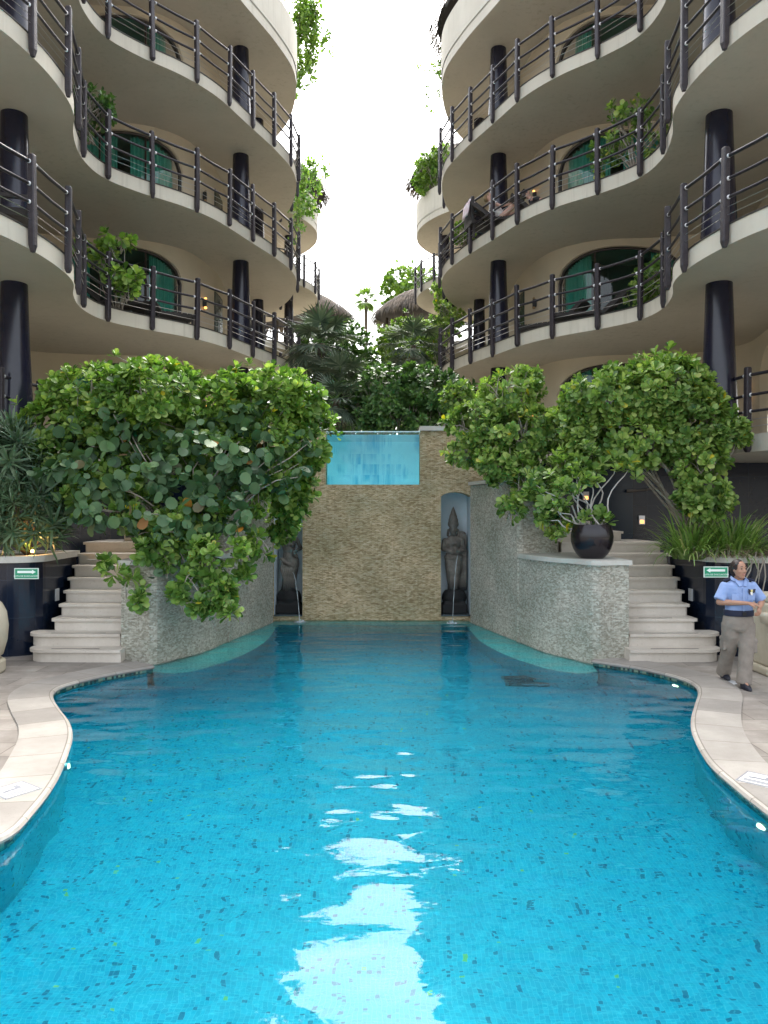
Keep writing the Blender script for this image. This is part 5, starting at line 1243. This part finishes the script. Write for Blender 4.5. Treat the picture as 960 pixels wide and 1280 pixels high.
# ---- statues in the niches
def stone_fig():
    m = NT('carved_basalt'); v = m.coords(); n = m.noise(v, 5, 7, .65); col = m.ramp(n, [(.3, (.07, .062, .052)), (.5, (.15, .135, .115)), (.72, (.25, .225, .19))])
    sx = m.n('ShaderNodeSeparateXYZ'); m.l(v, sx.inputs[0]); wet = m.ramp(sx.outputs[2], [(.0, (0, 0, 0)), (.62, (0, 0, 0)), (.95, (1, 1, 1))])
    col = m.mixc(m.ramp(m.math('SUBTRACT', m.math('MULTIPLY', sx.outputs[2], 1.0), m.math('MULTIPLY', n, .5)), [(.25, (1, 1, 1)), (.5, (0, 0, 0))]), col, (.012, .013, .014))
    return m.done(m.bsdf(col, .7, 0, m.bump(m.noise(v, 30, 6), .6, .02), .4))
M['basalt'] = stone_fig()
def statue(c, kind, label):
    cx, cy, cz = c; r = thing('statue', label, 'statue', c, 'carved stone statues in the niches'); flip = 1 if kind == 0 else -1
    def q(x, y, z): return Vector((cx+x*flip, cy+y, cz+z))
    b = MB()
    b.obox(q(0, .02, .10), (.27, 0, 0), (0, .22, 0), (0, 0, .10)); b.obox(q(0, .02, .225), (.235, 0, 0), (0, .19, 0), (0, 0, .03)); b.rings([(.25, .26, .2), (.32, .28, .22), (.42, .26, .20), (.50, .20, .16)], 20, (cx, cy+.02, cz))
    pd = fuse(b, 'pedestal', .016, M['basalt'], r, 2)
    b = MB()
    if kind == 0:
        b.rings([(.48, .13, .11), (.60, .125, .11), (.80, .15, .125), (1.05, .185, .14), (1.22, .19, .145), (1.36, .145, .12), (1.48, .155, .12), (1.57, .185, .12), (1.64, .15, .10), (1.70, .07, .07)], 24, (cx-.02, cy, cz))
        for k in range(5): b.tube([q(-.13+.05*k, -.10, 1.2), q(-.10+.04*k, -.115, .85), q(-.08+.032*k, -.105, .52)], .016, 6)     # skirt folds
        b.rings([(1.18, .20, .155), (1.22, .205, .16), (1.26, .20, .155)], 24, (cx-.02, cy, cz))
        b.rings([(1.50, .165, .135), (1.53, .17, .14), (1.56, .165, .135)], 20, (cx-.02, cy, cz))
        chain(b, [q(-.02, 0, 1.64), q(-.02, -.01, 1.78)], [.065, .06])
        head_shape(b, q(-.02, -.02, 1.84), 0, 1.18)
        b.rings([(1.90, .108, .115), (1.94, .122, .13), (1.98, .118, .122), (2.02, .104, .108), (2.05, .108, .11), (2.08, .09, .092), (2.13, .084, .084), (2.17, .068, .068), (2.22, .052, .052), (2.27, .035, .035), (2.34, .008, .008)], 18, (cx-.02, cy+.01, cz))
        for e in (-1, 1):
            s_ = q(-.02+.185*e, 0, 1.585); el = q(-.02+.225*e, -.03, 1.40); wr = q(-.0+.06*e, -.17, 1.345); chain(b, [s_, s_.lerp(el, .5), el], [.062, .055, .05]); chain(b, [el, el.lerp(wr, .5), wr], [.05, .045, .036])
            finger_set(b, wr, (-e*.8, -.3, -.1), (0, .5, -.8), .5, thumb=e)
            b.tube([q(-.02+.105*e, .02, 1.84), q(-.02+.115*e, .03, 1.76), q(-.02+.12*e, .03, 1.68)], [.026, .03, .026], 8)
        b.rings([(1.30, .03, .03), (1.33, .06, .06), (1.39, .065, .065), (1.43, .04, .04), (1.45, .048, .048)], 14, tuple(q(0, -.19, 0)))   # jug
        b.obox(q(.17, .12, 1.1), (.11, 0, 0), (0, .09, 0), (0, 0, .62)); b.ball(q(.17, .12, 1.72), (.11, .09, .08), 14, 8)      # back slab
    else:
        b.rings([(.48, .17, .13, -.01, 0), (.62, .15, .12, 0, 0), (.85, .165, .13, .02, 0), (1.05, .185, .14, .045, 0), (1.18, .18, .135, .04, 0), (1.34, .135, .11, .01, 0), (1.5, .155, .125, -.01, 0), (1.62, .165, .11, -.02, 0), (1.70, .12, .09, -.02, 0), (1.75, .06, .06, -.02, 0)], 24, (cx, cy, cz))
        for k in range(7): b.tube([q(-.16+.05*k, -.10, 1.15), q(-.11+.045*k, -.13, .95), q(-.12+.035*k, -.125, .70), q(-.15+.045*k, -.11, .50)], [.012, .020, .018, .022], 6)
        b.tube([q(.18, -.02, 1.20), q(.05, -.14, 1.10), q(-.12, -.11, 1.02), q(-.17, -.02, 1.04)], [.03, .035, .03, .03], 8); b.ball(q(-.03, -.13, 1.07), .045, 10, 6)
        for e in (-1, 1): b.ball(q(-.01+.07*e, -.10, 1.5), .05, 12, 8)
        chain(b, [q(.02, 0, 1.70), q(.02, -.01, 1.82)], [.055, .05]); head_shape(b, q(.03, -.015, 1.90), -.3*flip, .95); b.ball(q(.03, .03, 1.94), (.092, .10, .09), 14, 8); b.ball(q(.03, .13, 1.93), .045, 10, 6)
        s_ = q(-.17, 0, 1.62); el = q(-.27, -.04, 1.42); wr = q(-.12, -.15, 1.34); chain(b, [s_, s_.lerp(el, .5), el], [.05, .045, .04]); chain(b, [el, wr], [.04, .03]); finger_set(b, wr, (.5, -.1, -.6), (0, 1, 0), .6)
        s_ = q(.14, 0, 1.63); el = q(.235, -.02, 1.80); wr = q(.16, -.06, 2.02); chain(b, [s_, s_.lerp(el, .5), el], [.05, .045, .04]); chain(b, [el, wr], [.04, .03]); finger_set(b, wr, (-.4, 0, .8), (0, 1, 0), .6)
        b.rings([(1.98, .03, .03), (2.02, .075, .07), (2.12, .085, .08), (2.20, .045, .045), (2.23, .06, .06)], 14, tuple(q(.10, .02, 0)))
    fuse(b, 'figure', .012, M['basalt'], r, 2)
    return r
sR = at(569, 770, 16.98); sL = at(357, 770, 16.98)
statue((1.55, 16.98, .05), 0, 'dark carved statue with a tall pointed crown pouring water in the right niche')
statue((-2.10, 16.98, .05), 1, 'dark carved robed figure half hidden by leaves in the left niche')
wj = NT('falling_water'); gl_ = wj.n('ShaderNodeBsdfPrincipled'); gl_.inputs['Base Color'].default_value = (.75, .85, .9, 1); gl_.inputs['Roughness'].default_value = .12; gl_.inputs['Alpha'].default_value = .5; M['jet'] = wj.done(gl_.outputs[0])
def jet(a, v, n, label):
    m = MB(); pts = []
    for k in range(22):
        t = k/21; T = math.sqrt(2*(a[2]-WZ)/9.8)*t; pts.append(Vector((a[0]+v[0]*T+random.gauss(0, .002), a[1]+v[1]*T, a[2]-4.9*T*T)))
    m.tube(pts, [.004+.006*random.random()*(.3+k/21) for k in range(22)], 7)
    o = m.build('water_jet', M['jet'], loc=tuple(a), smooth=True); tag(o, label, 'water jet')
    s = MB()
    for k in range(26):
        r_ = abs(random.gauss(0, .05)); aa = random.uniform(0, 6.28); s.ball((pts[-1].x+r_*math.cos(aa), pts[-1].y+r_*math.sin(aa), WZ+abs(random.gauss(0, .02))), random.uniform(.006, .016), 6, 4)
    s.rings([(0, .14, .12), (.008, .11, .09), (.004, .05, .04)], 18, (pts[-1].x, pts[-1].y, WZ+.001))
    o = s.build('water_splash', M['jet'], loc=tuple(pts[-1]), smooth=True); tag(o, label.replace('thin stream of water falling', 'white splash on the pool').replace('from', 'below'), 'splash')
jet((1.62, 16.76, 1.34), (-.34, -1.15), 0, 'thin stream of water falling from the crowned statue in the right niche')
jet((-2.0, 16.82, .95), (.45, -1.0), 0, 'thin stream of water falling from the robed statue in the left niche')

# ---- carved stone pieces at the picture's edges
def urn_right():
    x, y = 5.78, 10.9; r = thing('stone_fountain', 'cream carved stone block with a ring relief behind the woman at the right edge', 'stone block', (x, y, 0))
    m = MB(); m.box(x-.52, x+.8, y-.35, y+.35, 0, .12); m.box(x-.48, x+.76, y-.31, y+.31, .121, 1.0); m.box(x-.44, x+.7, y-.28, y+.28, 1.001, 1.12)
    o = m.build('block', M['urn'], r); bv = o.modifiers.new('b', 'BEVEL'); bv.width = .035; bv.segments = 3
    m = MB(); m.rings([(-.08, .20, .20), (.0, .21, .21), (.05, .17, .17), (.06, .13, .13)], 24); m.v = [(x-.2+a, y-.33-c_, .42+b_) for a, b_, c_ in m.v]; m.build('ring_relief', M['urn'], r, smooth=True)
    m = MB(); m.rings([(0, .07, .07), (.075, .06, .06), (.09, .02, .02)], 16); m.v = [(x-.2+a, y-.36-c_, .42+b_) for a, b_, c_ in m.v]; m.build('boss', M['urn'], r, smooth=True)
    m = MB(); m.rings([(.70, .10, .05), (.74, .22, .13), (.84, .25, .16), (.88, .25, .16)], 24, (x-.36, y-.30, 0)); m.build('basin_lip', M['urn'], r, smooth=True)
urn_right()
x, y = -5.76, 10.85; r = thing('stone_urn', 'tall rounded cream stone urn at the left edge of the deck', 'urn', (x, y, 0))
m = MB(); m.rings([(0, .36, .36), (.03, .38, .38), (.16, .38, .38), (.19, .34, .34)], 36, (x, y, 0)); m.build('base', M['urn'], r, smooth=False)
m = MB(); m.rings([(.192, .28, .28), (.25, .35, .35), (.45, .405, .405), (.65, .42, .42), (.85, .395, .395), (.98, .33, .33), (1.04, .25, .25), (1.06, .16, .16)], 36, (x, y, 0)); m.build('body', M['urn'], r, smooth=True)

# ================================================================ camera, sky, sun
cam = bpy.data.cameras.new('camera'); co_ = bpy.data.objects.new('camera', cam); COL.objects.link(co_); SC.camera = co_
co_.location = (0, 0, EYE); co_.rotation_euler = (PI/2, 0, 0); cam.sensor_fit = 'HORIZONTAL'; cam.sensor_width = 36; cam.lens = 36*F/960; cam.clip_end = 3000; cam.clip_start = .05
wd = bpy.data.worlds.new('World'); SC.world = wd; wd.use_nodes = True; nt = wd.node_tree; bg = nt.nodes['Background']
sky = nt.nodes.new('ShaderNodeTexSky'); sky.sky_type = 'NISHITA'; sky.sun_disc = False
SUN_EL, SUN_AZ = math.radians(56), math.radians(6)     # ahead of the camera, veiled by cloud
sky.sun_elevation = SUN_EL; sky.sun_rotation = SUN_AZ; sky.air_density = 1.3; sky.dust_density = 6; sky.ozone_density = 1.5
# thin overcast: the sky colour washed towards its own grey
hs = nt.nodes.new('ShaderNodeHueSaturation'); hs.inputs['Saturation'].default_value = .35; nt.links.new(sky.outputs[0], hs.inputs['Color']); nt.links.new(hs.outputs[0], bg.inputs[0]); bg.inputs[1].default_value = .15
sl = bpy.data.lights.new('sun', 'SUN'); sl.energy = .5; sl.angle = math.radians(20); sl.color = (1, .95, .86); so = bpy.data.objects.new('sun', sl); COL.objects.link(so)
sd_ = Vector((math.sin(SUN_AZ)*math.cos(SUN_EL), math.cos(SUN_AZ)*math.cos(SUN_EL), math.sin(SUN_EL)))
so.rotation_euler = sd_.to_track_quat('Z', 'Y').to_euler(); so.location = sd_*60
SC.view_settings.view_transform = 'Standard'; SC.view_settings.look = 'None'; SC.view_settings.exposure = 2.2; SC.view_settings.gamma = 1; SC.view_settings.use_curve_mapping = False
cy = SC.cycles; cy.max_bounces = 8; cy.diffuse_bounces = 4; cy.glossy_bounces = 4; cy.transparent_max_bounces = 12; cy.transmission_bounces = 4; cy.use_denoising = True; cy.sample_clamp_indirect = 8
